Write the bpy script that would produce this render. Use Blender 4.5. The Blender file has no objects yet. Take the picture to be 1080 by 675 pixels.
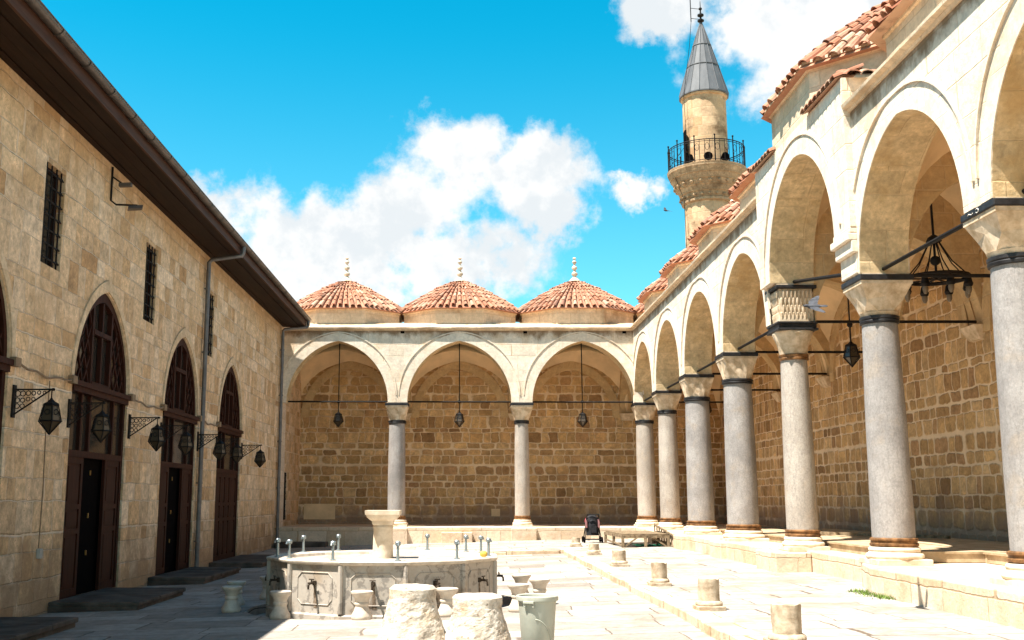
import bpy, bmesh, math, random
from mathutils import Vector, Matrix, noise, Quaternion
random.seed(7)
PI = math.pi
scene = bpy.context.scene
COL = scene.collection

# ------------------------------------------------------------------ camera
EYE = 1.45
cam_d = bpy.data.cameras.new('camera')
cam = bpy.data.objects.new('camera', cam_d)
COL.objects.link(cam)
cam.location = (0, 0, EYE)
cam.rotation_euler = (PI/2 + math.atan(189.5/1120), 0, 0)
cam_d.sensor_width = 36.0
cam_d.lens = 36.0*1120/1080
cam_d.shift_x = 50.0/1080
cam_d.clip_start = 0.05
cam_d.clip_end = 6000
scene.camera = cam

# ------------------------------------------------------------------ light
AZ, EL = math.radians(32), math.radians(65.6)
SUN = Vector((-math.cos(AZ)*math.cos(EL), -math.sin(AZ)*math.cos(EL), math.sin(EL)))
sun_d = bpy.data.lights.new('sun', 'SUN')
sun_d.energy = 5.0
sun_d.angle = math.radians(0.5)
sun_d.color = (1.0, 0.945, 0.855)
sun = bpy.data.objects.new('sun', sun_d)
COL.objects.link(sun)
sun.rotation_euler = SUN.to_track_quat('Z', 'Y').to_euler()
sun.location = (-20, -10, 40)

SKY_STRENGTH = 0.09
world = bpy.data.worlds.new('World')
scene.world = world
world.use_nodes = True
scene.view_settings.view_transform = 'Standard'
scene.view_settings.look = 'None'
scene.view_settings.exposure = 1.58
scene.view_settings.gamma = 1.0
scene.view_settings.use_curve_mapping = False
scene.cycles.max_bounces = 10
scene.cycles.diffuse_bounces = 6
scene.cycles.caustics_reflective = False
scene.cycles.caustics_refractive = False


class G:
    """tiny node-graph helper"""
    def __init__(self, nt):
        self.nt = nt
        nt.nodes.clear()

    def n(self, typ, **kw):
        nd = self.nt.nodes.new(typ)
        for k, v in kw.items():
            setattr(nd, k, v)
        return nd

    def set(self, sock, v):
        if isinstance(v, bpy.types.NodeSocket):
            self.nt.links.new(v, sock)
        elif v is not None:
            sock.default_value = v

    def m(self, op, a, b=None, c=None, clamp=False):
        nd = self.n('ShaderNodeMath', operation=op, use_clamp=clamp)
        self.set(nd.inputs[0], a)
        if b is not None: self.set(nd.inputs[1], b)
        if c is not None: self.set(nd.inputs[2], c)
        return nd.outputs[0]

    def vm(self, op, a, b=None, scale=None):
        nd = self.n('ShaderNodeVectorMath', operation=op)
        self.set(nd.inputs[0], a)
        if b is not None: self.set(nd.inputs[1], b)
        if scale is not None: self.set(nd.inputs['Scale'], scale)
        return nd.outputs['Value'] if op in ('LENGTH', 'DOT_PRODUCT', 'DISTANCE') else nd.outputs[0]

    def mixf(self, f, a, b):
        nd = self.n('ShaderNodeMix', data_type='FLOAT')
        self.set(nd.inputs[0], f); self.set(nd.inputs[2], a); self.set(nd.inputs[3], b)
        return nd.outputs[0]

    def mixc(self, f, a, b, blend='MIX'):
        nd = self.n('ShaderNodeMix', data_type='RGBA', blend_type=blend)
        self.set(nd.inputs[0], f)
        self.set(nd.inputs[6], a if not isinstance(a, tuple) else (*a, 1))
        self.set(nd.inputs[7], b if not isinstance(b, tuple) else (*b, 1))
        return nd.outputs[2]

    def noise(self, vec, scale, detail=4, rough=0.55, dim='3D', w=None):
        nd = self.n('ShaderNodeTexNoise', noise_dimensions=dim)
        if vec is not None: self.set(nd.inputs['Vector'], vec)
        if w is not None: self.set(nd.inputs['W'], w)
        self.set(nd.inputs['Scale'], scale)
        self.set(nd.inputs['Detail'], detail); self.set(nd.inputs['Roughness'], rough)
        return nd.outputs[0]

    def white(self, vec=None, w=None, dim='2D'):
        nd = self.n('ShaderNodeTexWhiteNoise', noise_dimensions=dim)
        if vec is not None: self.set(nd.inputs['Vector'], vec)
        if w is not None: self.set(nd.inputs['W'], w)
        return nd.outputs['Value']

    def ramp(self, f, stops, interp='LINEAR'):
        nd = self.n('ShaderNodeValToRGB')
        cr = nd.color_ramp
        cr.interpolation = interp
        while len(cr.elements) < len(stops): cr.elements.new(0.5)
        for e, (p, c) in zip(cr.elements, stops):
            e.position = p
            e.color = (*c, 1) if len(c) == 3 else c
        self.set(nd.inputs[0], f)
        return nd.outputs[0]

    def mr(self, v, a, b, c=0.0, d=1.0, smooth=False):
        nd = self.n('ShaderNodeMapRange', interpolation_type='SMOOTHSTEP' if smooth else 'LINEAR')
        for i, x in enumerate((v, a, b, c, d)): self.set(nd.inputs[i], x)
        return nd.outputs[0]

    def comb(self, x, y, z=0.0):
        nd = self.n('ShaderNodeCombineXYZ')
        for i, v in enumerate((x, y, z)): self.set(nd.inputs[i], v)
        return nd.outputs[0]

    def sep(self, v):
        nd = self.n('ShaderNodeSeparateXYZ'); self.set(nd.inputs[0], v)
        return nd.outputs

    def surface(self, col, rough=0.8, metal=0.0, bump=None, bstr=0.3, bdist=0.02, spec=0.3, trans=0.0):
        p = self.n('ShaderNodeBsdfPrincipled')
        self.set(p.inputs['Base Color'], (*col, 1) if isinstance(col, tuple) else col)
        self.set(p.inputs['Roughness'], rough)
        self.set(p.inputs['Metallic'], metal)
        self.set(p.inputs['Specular IOR Level'], spec)
        if trans: self.set(p.inputs['Transmission Weight'], trans)
        if bump is not None:
            b = self.n('ShaderNodeBump')
            self.set(b.inputs['Strength'], bstr); self.set(b.inputs['Distance'], bdist)
            self.set(b.inputs['Height'], bump)
            self.nt.links.new(b.outputs[0], p.inputs['Normal'])
        o = self.n('ShaderNodeOutputMaterial')
        self.nt.links.new(p.outputs[0], o.inputs[0])
        return p


# ---- sky: Nishita for the light, plus cumulus clouds fixed in world directions
g = G(world.node_tree)
tc = g.n('ShaderNodeTexCoord')
D = tc.outputs['Generated']
D = g.vm('NORMALIZE', D)
sky = g.n('ShaderNodeTexSky', sky_type='NISHITA')
sky.sun_disc = False
sky.sun_elevation = EL
sky.sun_rotation = math.atan2(SUN.x, SUN.y)
sky.air_density = 1.0
sky.dust_density = 0.4
sky.ozone_density = 2.5
dz = g.sep(D)[2]
sky_tint = g.mixc(g.mr(dz, 0.12, 0.45, smooth=True), (0.38, 0.92, 0.82), (0.012, 0.84, 0.83))
sky_tint = g.mixc(g.mr(dz, 0.50, 0.80, smooth=True), sky_tint, (0.10, 0.42, 0.50))  # overhead sky darkened to cut the blue fill in the shade
sky_col = g.mixc(1.0, sky.outputs[0], sky_tint, 'MULTIPLY')
blobs = [((-0.235, 0.944, 0.250), 0.085, 0.042), ((-0.150, 0.955, 0.236), 0.105, 0.062),
         ((-0.065, 0.962, 0.258), 0.080, 0.085), ((-0.012, 0.950, 0.312), 0.058, 0.050),
         ((0.062, 0.953, 0.292), 0.068, 0.048), ((-0.030, 0.974, 0.224), 0.11, 0.045),
         ((0.088, 0.961, 0.262), 0.042, 0.034), ((0.162, 0.944, 0.283), 0.030, 0.022), 
         ((0.172, 0.889, 0.434), 0.050, 0.030), ((0.315, 0.868, 0.388), 0.125, 0.080),
         ((0.262, 0.872, 0.414), 0.085, 0.050), ((0.40, 0.85, 0.33), 0.15, 0.10),
         ((-0.7, 0.5, 0.30), 0.35, 0.14), ((0.75, 0.2, 0.35), 0.4, 0.16), ((0.1, -0.9, 0.4), 0.6, 0.2),
         ((-0.8, -0.4, 0.3), 0.4, 0.15)]  # clouds behind the camera, added to whiten the fill light
# domain warp for billowy edges
warp = g.n('ShaderNodeTexNoise'); g.set(warp.inputs['Vector'], D)
warp.inputs['Scale'].default_value = 14; warp.inputs['Detail'].default_value = 7; warp.inputs['Roughness'].default_value = 0.62
wv = g.vm('SUBTRACT', warp.outputs['Color'], (0.5, 0.5, 0.5))
wv = g.vm('SCALE', wv, scale=0.085)
Dw = g.vm('ADD', D, wv)
dens = None
for c, rx, rz in blobs:
    dv = g.vm('SUBTRACT', Dw, c)
    dv = g.vm('MULTIPLY', dv, (1/rx, 1/rx, 1/rz))
    b = g.m('SUBTRACT', 1.0, g.vm('LENGTH', dv))
    dens = b if dens is None else g.m('SMOOTH_MAX', dens, b, 0.25)
n1 = g.noise(D, 9.0, 9, 0.62)
n2 = g.noise(D, 40.0, 6, 0.6)
dens = g.m('ADD', dens, g.m('MULTIPLY', g.m('SUBTRACT', n1, 0.5), 2.3))
dens = g.m('ADD', dens, g.m('MULTIPLY', g.m('SUBTRACT', n2, 0.5), 0.5))
mask = g.mr(dens, 0.0, 0.50, smooth=True)
shade = g.noise(g.vm('ADD', D, (0.0, 0.0, -0.02)), 11.0, 6, 0.6)
ccol = g.mixc(g.mr(g.m('ADD', shade, g.m('MULTIPLY', g.m('SUBTRACT', n2, 0.5), 0.35)), 0.40, 0.58, smooth=True), (3.15, 3.35, 3.48), (3.95, 3.95, 3.92))
final = g.mixc(mask, sky_col, ccol)
bg = g.n('ShaderNodeBackground'); g.set(bg.inputs[0], final); bg.inputs[1].default_value = SKY_STRENGTH
wo = g.n('ShaderNodeOutputWorld'); world.node_tree.links.new(bg.outputs[0], wo.inputs[0])


# ------------------------------------------------------------------ materials
def mat(name):
    mt = bpy.data.materials.new(name)
    mt.use_nodes = True
    return mt, G(mt.node_tree)


def wall_uv(g):
    geo = g.n('ShaderNodeNewGeometry')
    P, N = geo.outputs['Position'], geo.outputs['True Normal']
    px, py, pz = g.sep(P)
    nx, ny, nz = g.sep(N)
    fx = g.m('GREATER_THAN', g.m('ABSOLUTE', nx), 0.72)
    fz = g.m('GREATER_THAN', g.m('ABSOLUTE', nz), 0.75)
    u = g.mixf(fx, px, py)
    v = g.mixf(fz, pz, py)
    return P, u, v, pz


def stone(name, cols, mortar, bw=0.45, bh=0.33, mort=0.012, rowvar=1.0, distort=0.05, round_=1.5, tone=0.25,
          bump=0.5, stain=None, stain_amt=0.0, pits=0.0, rough=0.9, mort_fade=1.0, streak=None, mott=1.0):
    mt, g = mat(name)
    P, u, v, pz = wall_uv(g)
    d1 = g.noise(P, 2.3, 3); d2 = g.noise(g.vm('ADD', P, (17.0, 5.0, 9.0)), 2.3, 3)
    u = g.m('ADD', u, g.m('MULTIPLY', g.m('SUBTRACT', d1, 0.5), distort*2))
    v = g.m('ADD', v, g.m('MULTIPLY', g.m('SUBTRACT', d2, 0.5), distort))
    vv = g.m('DIVIDE', v, bh)
    vv = g.m('ADD', vv, g.m('MULTIPLY', g.noise(None, 0.55, 1, dim='1D', w=vv), rowvar))
    row = g.m('FLOOR', vv); fv = g.m('FRACT', vv)
    rr = g.white(w=row, dim='1D')
    uu = g.m('DIVIDE', u, bw)
    uu = g.m('MULTIPLY', uu, g.m('ADD', 0.72, g.m('MULTIPLY', rr, 0.5)))
    uu = g.m('ADD', uu, g.m('MULTIPLY', rr, 37.0))
    uu = g.m('ADD', uu, g.m('MULTIPLY', g.noise(g.comb(uu, g.m('MULTIPLY', row, 7.31)), 0.62, 1, dim='2D'), 1.5))
    ci = g.m('FLOOR', uu); fu = g.m('FRACT', uu)
    du = g.m('MULTIPLY', g.m('MINIMUM', fu, g.m('SUBTRACT', 1.0, fu)), bw)
    dv = g.m('MULTIPLY', g.m('MINIMUM', fv, g.m('SUBTRACT', 1.0, fv)), bh)
    dd = g.m('SMOOTH_MIN', du, dv, mort*round_*2)
    jn = g.noise(P, 9.0, 3)
    dd = g.m('ADD', dd, g.m('MULTIPLY', g.m('SUBTRACT', jn, 0.5), mort*1.1))
    face = g.mr(dd, mort*0.45, mort*1.35, smooth=True)
    cid = g.white(g.comb(ci, row))
    cid2 = g.white(g.comb(g.m('ADD', ci, 51.0), row))
    st = [(i/(len(cols)-1), c) for i, c in enumerate(cols)]
    sc = g.ramp(cid, st)
    val = g.m('ADD', 1.0-tone*0.5, g.m('MULTIPLY', cid2, tone))
    n_big = g.noise(P, 1.1, 5, 0.6); n_f = g.noise(P, 14.0, 8, 0.68); n_m = g.noise(g.vm('ADD', P, (3.0, 8.0, 1.0)), 4.5, 6, 0.65)
    val = g.m('MULTIPLY', val, g.mr(n_f, 0.25, 0.75, 1-0.20*mott, 1+0.14*mott))
    val = g.m('MULTIPLY', val, g.mr(n_m, 0.30, 0.70, 1-0.18*mott, 1+0.12*mott))
    sc = g.mixc(1.0, sc, g.comb(val, val, val), 'MULTIPLY')
    if pits:
        pt = g.n('ShaderNodeTexVoronoi'); g.set(pt.inputs['Vector'], P); pt.inputs['Scale'].default_value = 26
        pm = g.m('MULTIPLY', g.mr(pt.outputs['Distance'], 0.12, 0.26, 1.0, 0.0), g.mr(n_m, 0.50, 0.60, 0.0, pits))
        sc = g.mixc(pm, sc, tuple(c*0.35 for c in cols[0]))
    mcol = g.mixc(g.mr(n_m, 0.3, 0.7), tuple(c*0.85 for c in mortar), mortar)
    mf = g.m('ADD', g.m('MULTIPLY', face, mort_fade), 1.0-mort_fade)
    col = g.mixc(mf, mcol, sc)
    if stain:
        sm = g.mr(n_big, 0.50, 0.72, 0.0, stain_amt, smooth=True)
        col = g.mixc(sm, col, stain)
    for streak in (streak or []):      # ragged tone band by height: rain drips below cornice, damp wall feet, darker wall tops
        z0, z1, scol, amt = streak
        ns = g.noise(g.comb(g.m('MULTIPLY', u, 2.3), g.m('MULTIPLY', pz, 1.7)), 1.0, 6, 0.65, '2D')
        hz = g.mr(pz, z0, z1, 0.0, 1.0)
        sm = g.mr(g.m('ADD', g.m('MULTIPLY', hz, 0.62), ns), 0.62, 1.05, 0.0, amt, smooth=True)
        sm = g.m('MULTIPLY', sm, g.m('GREATER_THAN', hz, 0.01))
        col = g.mixc(sm, col, scol)
    hgt = g.m('ADD', g.m('MULTIPLY', face, 0.7), g.m('MULTIPLY', n_f, 0.55))
    hgt = g.m('ADD', hgt, g.m('MULTIPLY', n_m, 0.5))
    g.surface(col, rough, bump=hgt, bstr=bump, bdist=0.03, spec=0.15)
    return mt


def plain(name, c, rough=0.6, metal=0.0, var=0.2, scale=8.0, bump=0.0, spec=0.3, c2=None):
    mt, g = mat(name)
    geo = g.n('ShaderNodeNewGeometry')
    n = g.noise(geo.outputs['Position'], scale, 6, 0.62)
    hi = tuple(min(1, x*(1+var)) for x in c); lo = tuple(x*(1-var) for x in c)
    if c2: hi = c2
    col = g.mixc(g.mr(n, 0.3, 0.7, smooth=True), lo, hi)
    g.surface(col, rough, metal, bump=n if bump else None, bstr=bump, bdist=0.02, spec=spec)
    return mt


M = {}
M['hall_stone'] = stone('hall_stone', [(0.54, 0.33, 0.165), (0.74, 0.53, 0.32), (0.80, 0.61, 0.41), (0.66, 0.44, 0.24), (0.83, 0.65, 0.46), (0.72, 0.505, 0.295)],
                        (0.86, 0.70, 0.52), 0.44, 0.335, 0.010, 1.7, 0.07, 1.5, 0.22, 1.0, pits=0.75, mott=1.9, stain=(0.54, 0.345, 0.175), stain_amt=0.5, mort_fade=0.9, streak=[(1.5, -0.3, (0.34, 0.215, 0.125), 0.75), (6.2, 7.3, (0.50, 0.32, 0.16), 0.6)])
M['hall_trim'] = stone('hall_trim', [(0.66, 0.49, 0.31), (0.72, 0.56, 0.38)], (0.6, 0.45, 0.29), 0.45, 0.5, 0.005, 0.2, 0.02, 1.2, 0.1, 0.5, mott=1.5)
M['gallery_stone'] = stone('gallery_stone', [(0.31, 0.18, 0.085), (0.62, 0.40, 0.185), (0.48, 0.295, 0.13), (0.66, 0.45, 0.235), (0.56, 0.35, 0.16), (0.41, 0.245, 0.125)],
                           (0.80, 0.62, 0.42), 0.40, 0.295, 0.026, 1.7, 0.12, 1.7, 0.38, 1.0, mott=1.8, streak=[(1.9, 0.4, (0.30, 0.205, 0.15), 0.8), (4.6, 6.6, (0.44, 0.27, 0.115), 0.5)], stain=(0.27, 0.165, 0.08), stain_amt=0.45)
M['facade'] = stone('facade', [(0.72, 0.60, 0.46), (0.77, 0.665, 0.535), (0.74, 0.62, 0.485), (0.79, 0.69, 0.56)], (0.64, 0.49, 0.335), 0.75, 0.42, 0.008, 0.5, 0.03, 1.2,
                    0.09, 0.5, pits=0.6, mott=1.2, stain=(0.60, 0.42, 0.25), stain_amt=0.65, mort_fade=0.9, streak=[(6.70, 7.15, (0.20, 0.12, 0.06), 0.9)])
M['facade_plain'] = stone('facade_plain', [(0.72, 0.60, 0.46), (0.77, 0.665, 0.535), (0.74, 0.62, 0.485), (0.79, 0.69, 0.56)], (0.62, 0.49, 0.35), 0.75, 0.42, 0.008, 0.5, 0.03, 1.2,
                    0.09, 0.5, pits=0.6, mott=1.2, stain=(0.60, 0.42, 0.25), stain_amt=0.6, mort_fade=0.9)
M['voussoir'] = stone('voussoir', [(0.74, 0.63, 0.495), (0.78, 0.68, 0.55), (0.755, 0.645, 0.51)], (0.66, 0.52, 0.37), 0.45, 0.6, 0.005, 0.2, 0.02, 1.2, 0.05, 0.35,
                      stain=(0.58, 0.39, 0.22), stain_amt=0.4, mort_fade=0.55)
M['drum'] = stone('drum', [(0.66, 0.48, 0.31), (0.72, 0.56, 0.395), (0.69, 0.515, 0.345)], (0.62, 0.46, 0.31), 0.6, 0.3, 0.008, 0.4, 0.03, 1.2, 0.10, 0.5, pits=0.4,
                  stain=(0.30, 0.195, 0.11), stain_amt=0.75)
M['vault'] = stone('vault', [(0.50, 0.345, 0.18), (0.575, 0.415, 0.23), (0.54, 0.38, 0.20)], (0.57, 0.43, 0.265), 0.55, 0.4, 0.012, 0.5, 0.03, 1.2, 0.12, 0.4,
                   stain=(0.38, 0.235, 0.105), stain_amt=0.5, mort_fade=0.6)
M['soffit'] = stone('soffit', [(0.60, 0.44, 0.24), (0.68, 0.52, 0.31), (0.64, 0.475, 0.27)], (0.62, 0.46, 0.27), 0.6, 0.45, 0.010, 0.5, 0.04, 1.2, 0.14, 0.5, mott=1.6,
                    pits=0.4, stain=(0.45, 0.28, 0.11), stain_amt=0.7, mort_fade=0.7)  # bare arch stone, its golden tone also carrying the warm bounce light
M['minaret_dark'] = stone('minaret_dark', [(0.33, 0.215, 0.125), (0.46, 0.31, 0.19), (0.40, 0.26, 0.15)], (0.36, 0.25, 0.15), 0.4, 0.235, 0.012, 0.3, 0.02, 1.2, 0.2, 0.5, mott=2.0,
                    stain=(0.12, 0.075, 0.045), stain_amt=0.9)
M['plaster'] = plain('plaster', (0.72, 0.54, 0.33), 0.9, 0, 0.12, 1.6, 0.1)
M['minaret'] = stone('minaret', [(0.47, 0.29, 0.155), (0.58, 0.40, 0.25), (0.53, 0.345, 0.195), (0.40, 0.24, 0.125)], (0.52, 0.36, 0.22), 0.6, 0.42, 0.012, 0.4, 0.02, 1.2, 0.18, 0.4,
                     stain=(0.15, 0.085, 0.045), stain_amt=0.9)
M['court'] = stone('court', [(0.27, 0.235, 0.20), (0.37, 0.335, 0.295), (0.32, 0.285, 0.245), (0.40, 0.365, 0.325), (0.245, 0.21, 0.175)], (0.15, 0.12, 0.095), 1.15, 0.62, 0.010, 0.6, 0.05, 1.2, 0.25, 0.5,
                    rough=0.75, stain=(0.20, 0.155, 0.115), stain_amt=0.65, mott=1.3)
M['paving'] = stone('paving', [(0.30, 0.27, 0.23), (0.38, 0.35, 0.31), (0.34, 0.305, 0.265), (0.41, 0.38, 0.34), (0.28, 0.24, 0.20)], (0.13, 0.10, 0.075), 1.15, 0.62, 0.011, 0.6, 0.05, 1.2, 0.2, 0.45,
                    rough=0.75, stain=(0.22, 0.17, 0.12), stain_amt=0.7, mott=1.5)
M['platform'] = stone('platform', [(0.60, 0.44, 0.29), (0.68, 0.545, 0.41), (0.64, 0.49, 0.34), (0.70, 0.57, 0.435)], (0.46, 0.33, 0.21), 0.85, 0.60, 0.009, 0.4, 0.06, 1.2, 0.14, 0.6, pits=0.7,
                      stain=(0.46, 0.30, 0.175), stain_amt=0.6)
M['kerb'] = stone('kerb', [(0.60, 0.45, 0.30), (0.66, 0.52, 0.38)], (0.32, 0.22, 0.14), 0.9, 0.5, 0.012, 0.2, 0.04, 1.2, 0.2, 0.7, pits=0.9, stain=(0.36, 0.235, 0.13), stain_amt=0.8)
M['limestone'] = plain('limestone', (0.64, 0.51, 0.36), 0.85, 0, 0.22, 5.0, 0.4, c2=(0.75, 0.64, 0.50))
M['old_stone'] = plain('old_stone', (0.40, 0.30, 0.195), 0.9, 0, 0.3, 8.0, 0.6, c2=(0.56, 0.465, 0.35))
M['capital'] = plain('capital', (0.56, 0.41, 0.25), 0.85, 0, 0.25, 6.0, 0.4, c2=(0.72, 0.58, 0.42))
M['bowl'] = plain('bowl', (0.55, 0.46, 0.365), 0.6, 0, 0.15, 9.0, 0.15, c2=(0.64, 0.56, 0.46))
M['dark_slab'] = plain('dark_slab', (0.075, 0.058, 0.046), 0.8, 0, 0.3, 2.2, 0.4, 0.15, c2=(0.135, 0.108, 0.088))
M['iron'] = plain('iron', (0.012, 0.010, 0.009), 0.6, 0.0, 0.3, 20, 0, 0.15)
M['lead_band'] = plain('lead_band', (0.022, 0.021, 0.022), 0.5, 0.2, 0.4, 9)
M['bronze'] = plain('bronze', (0.16, 0.075, 0.030), 0.5, 0.3, 0.5, 10, c2=(0.30, 0.15, 0.06))
M['gutter'] = plain('gutter', (0.115, 0.095, 0.082), 0.45, 0.5, 0.2, 4)
M['zinc'] = plain('zinc', (0.16, 0.155, 0.155), 0.5, 0.5, 0.2, 4)
M['chrome'] = plain('chrome', (0.30, 0.345, 0.36), 0.38, 0.7, 0.1, 4)
M['stain'] = plain('stain', (0.13, 0.085, 0.05), 0.8, 0, 0.5, 14, c2=(0.27, 0.20, 0.14))
M['tap_metal'] = plain('tap_metal', (0.06, 0.045, 0.032), 0.4, 0.6, 0.3, 20)
M['black'] = plain('black', (0.005, 0.004, 0.004), 0.95, 0, 0.2, 8, 0, 0.02)
M['bin_plastic'] = plain('bin_plastic', (0.38, 0.385, 0.32), 0.6, 0, 0.08, 6, c2=(0.43, 0.435, 0.365))
M['weather_wood'] = plain('weather_wood', (0.17, 0.115, 0.065), 0.85, 0, 0.4, 9, 0.3, c2=(0.30, 0.22, 0.135))
M['floor_wood'] = plain('floor_wood', (0.40, 0.29, 0.17), 0.75, 0, 0.25, 4, 0.2, c2=(0.50, 0.385, 0.25))
M['green_cloth'] = plain('green_cloth', (0.02, 0.22, 0.12), 0.9, 0, 0.4, 12)
M['red_cloth'] = plain('red_cloth', (0.40, 0.03, 0.05), 0.85, 0, 0.3, 12)
M['pink_cloth'] = plain('pink_cloth', (0.22, 0.10, 0.10), 0.85, 0, 0.2, 12)
M['black_cloth'] = plain('black_cloth', (0.016, 0.016, 0.019), 0.85, 0, 0.4, 12, 0.2)
M['yellow'] = plain('yellow', (0.62, 0.42, 0.08), 0.8, 0, 0.2, 30)
M['water'] = plain('water', (0.52, 0.50, 0.42), 0.12, 0, 0.1, 3)
M['grass'] = plain('grass', (0.10, 0.16, 0.02), 0.8, 0, 0.4, 30)
M['bulb'] = plain('bulb', (0.17, 0.135, 0.095), 0.3, 0, 0.1, 5)
M['brass'] = plain('brass', (0.40, 0.24, 0.07), 0.4, 0.8, 0.2, 10)
M['pigeon'] = plain('pigeon', (0.040, 0.042, 0.050), 0.7, 0, 0.5, 18)
M['earth'] = plain('earth', (0.36, 0.29, 0.21), 0.95, 0, 0.3, 0.4)
M['cable'] = plain('cable', (0.22, 0.15, 0.09), 0.7, 0, 0.2, 10)
M['white_paint'] = plain('white_paint', (0.72, 0.70, 0.66), 0.7, 0, 0.1, 10)
M['box_grey'] = plain('box_grey', (0.45, 0.42, 0.38), 0.6, 0, 0.1, 10)


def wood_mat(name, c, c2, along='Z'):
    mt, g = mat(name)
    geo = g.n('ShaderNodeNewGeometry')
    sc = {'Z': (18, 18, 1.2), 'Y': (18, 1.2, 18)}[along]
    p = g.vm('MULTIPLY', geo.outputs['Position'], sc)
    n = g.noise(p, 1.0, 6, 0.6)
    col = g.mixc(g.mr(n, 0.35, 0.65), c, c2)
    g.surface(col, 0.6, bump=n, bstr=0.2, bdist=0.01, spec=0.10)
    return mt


M['door_wood'] = wood_mat('door_wood', (0.026, 0.0075, 0.004), (0.046, 0.0135, 0.0075))
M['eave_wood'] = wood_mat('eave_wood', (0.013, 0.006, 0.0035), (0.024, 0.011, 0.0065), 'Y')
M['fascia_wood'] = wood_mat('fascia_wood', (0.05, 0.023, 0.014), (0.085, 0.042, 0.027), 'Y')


def glass_mat():
    mt, g = mat('window_glass')
    geo = g.n('ShaderNodeNewGeometry')
    n = g.noise(geo.outputs['Position'], 3.0, 2)
    g.surface((0.030, 0.026, 0.022), 0.15, spec=0.40, bump=n, bstr=0.08)
    return mt


M['glass'] = glass_mat()


def marble_mat(name, base, vein, dark, vs=2.2):
    mt, g = mat(name)
    geo = g.n('ShaderNodeNewGeometry'); P = geo.outputs['Position']
    n = g.noise(P, vs, 8, 0.6)
    w = g.n('ShaderNodeTexWave'); g.set(w.inputs['Vector'], g.vm('ADD', P, g.vm('SCALE', g.comb(n, n, n), scale=1.6)))
    w.inputs['Scale'].default_value = 1.2; w.inputs['Distortion'].default_value = 6; w.inputs['Detail'].default_value = 5
    v = g.mr(w.outputs['Fac'], 0.0, 0.22, 1.0, 0.0, smooth=True)
    col = g.mixc(g.m('MULTIPLY', v, 0.6), base, vein)
    col = g.mixc(g.mr(n, 0.48, 0.70, 0.0, 0.65, smooth=True), col, dark)
    f = g.noise(P, 22, 7, 0.7)
    col = g.mixc(1.0, col, g.ramp(f, [(0.25, (0.80, 0.80, 0.80)), (0.75, (1.0, 1.0, 1.0))]), 'MULTIPLY')
    g.surface(col, 0.5, bump=f, bstr=0.12, bdist=0.01, spec=0.35)
    return mt


M['marble'] = marble_mat('marble', (0.47, 0.415, 0.35), (0.17, 0.15, 0.135), (0.33, 0.235, 0.15))


def granite(name, c, c2, warm):
    mt, g = mat(name)
    geo = g.n('ShaderNodeNewGeometry'); P = geo.outputs['Position']
    n = g.noise(P, 1.7, 7, 0.62); f = g.noise(P, 34, 5, 0.7)
    v = g.n('ShaderNodeTexVoronoi'); g.set(v.inputs['Vector'], P); v.inputs['Scale'].default_value = 42
    col = g.mixc(g.mr(n, 0.32, 0.68, smooth=True), c, c2)
    col = g.mixc(g.mr(g.noise(g.vm('ADD', P, (4.0, 2.0, 0.0)), 2.6, 6, 0.65), 0.50, 0.70, 0, 0.5, smooth=True), col, warm)
    vn = g.noise(g.vm('MULTIPLY', P, (3.0, 3.0, 0.8)), 1.6, 8, 0.7)
    col = g.mixc(g.mr(g.m('ABSOLUTE', g.m('SUBTRACT', vn, 0.5)), 0.0, 0.022, 0.5, 0.0), col, (0.20, 0.18, 0.165))
    col = g.mixc(g.mr(vn, 0.55, 0.72, 0, 0.5, smooth=True), col, (0.22, 0.195, 0.175))
    col = g.mixc(1.0, col, g.ramp(f, [(0.25, (0.66, 0.66, 0.66)), (0.7, (1.05, 1.05, 1.05))]), 'MULTIPLY')
    col = g.mixc(g.mr(v.outputs['Distance'], 0.05, 0.16, 0.18, 0.0), col, (0.12, 0.11, 0.10))
    g.surface(col, 0.55, bump=f, bstr=0.18, bdist=0.01, spec=0.3)
    return mt


M['shaft_grey'] = granite('shaft_grey', (0.26, 0.24, 0.228), (0.38, 0.352, 0.33), (0.37, 0.295, 0.22))
M['shaft_warm'] = granite('shaft_warm', (0.37, 0.32, 0.27), (0.48, 0.425, 0.365), (0.43, 0.33, 0.24))


def tile_mat():
    mt, g = mat('roof_tile')
    at = g.n('ShaderNodeAttribute'); at.attribute_name = 'tone'
    geo = g.n('ShaderNodeNewGeometry'); P = geo.outputs['Position']
    oi = g.n('ShaderNodeObjectInfo')
    v = g.m('FRACT', g.m('ADD', at.outputs['Fac'], oi.outputs['Random']))
    col = g.ramp(v, [(0.0, (0.22, 0.10, 0.06)), (0.2, (0.34, 0.14, 0.08)), (0.45, (0.40, 0.195, 0.12)), (0.65, (0.36, 0.15, 0.09)), (0.82, (0.47, 0.31, 0.215)), (0.92, (0.31, 0.15, 0.095)), (1.0, (0.22, 0.115, 0.08))])
    n = g.noise(P, 7, 7, 0.65)
    col = g.mixc(g.mr(n, 0.50, 0.75, 0, 0.55, smooth=True), col, (0.47, 0.36, 0.27))
    n2 = g.noise(P, 3.1, 6, 0.7)
    col = g.mixc(g.mr(n2, 0.52, 0.70, 0, 0.7, smooth=True), col, (0.15, 0.09, 0.062))
    g.surface(col, 0.85, bump=n, bstr=0.2, bdist=0.02, spec=0.15)
    return mt


M['tile'] = tile_mat()


def lead_mat():
    mt, g = mat('lead_sheet')
    geo = g.n('ShaderNodeNewGeometry'); P = geo.outputs['Position']
    n = g.noise(g.vm('MULTIPLY', P, (2.5, 2.5, 0.6)), 1.5, 7, 0.65)
    col = g.mixc(g.mr(n, 0.3, 0.7), (0.065, 0.068, 0.075), (0.115, 0.118, 0.126))
    g.surface(col, 0.65, 0.0, bump=n, bstr=0.15, spec=0.4)
    return mt


M['lead'] = lead_mat()


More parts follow.
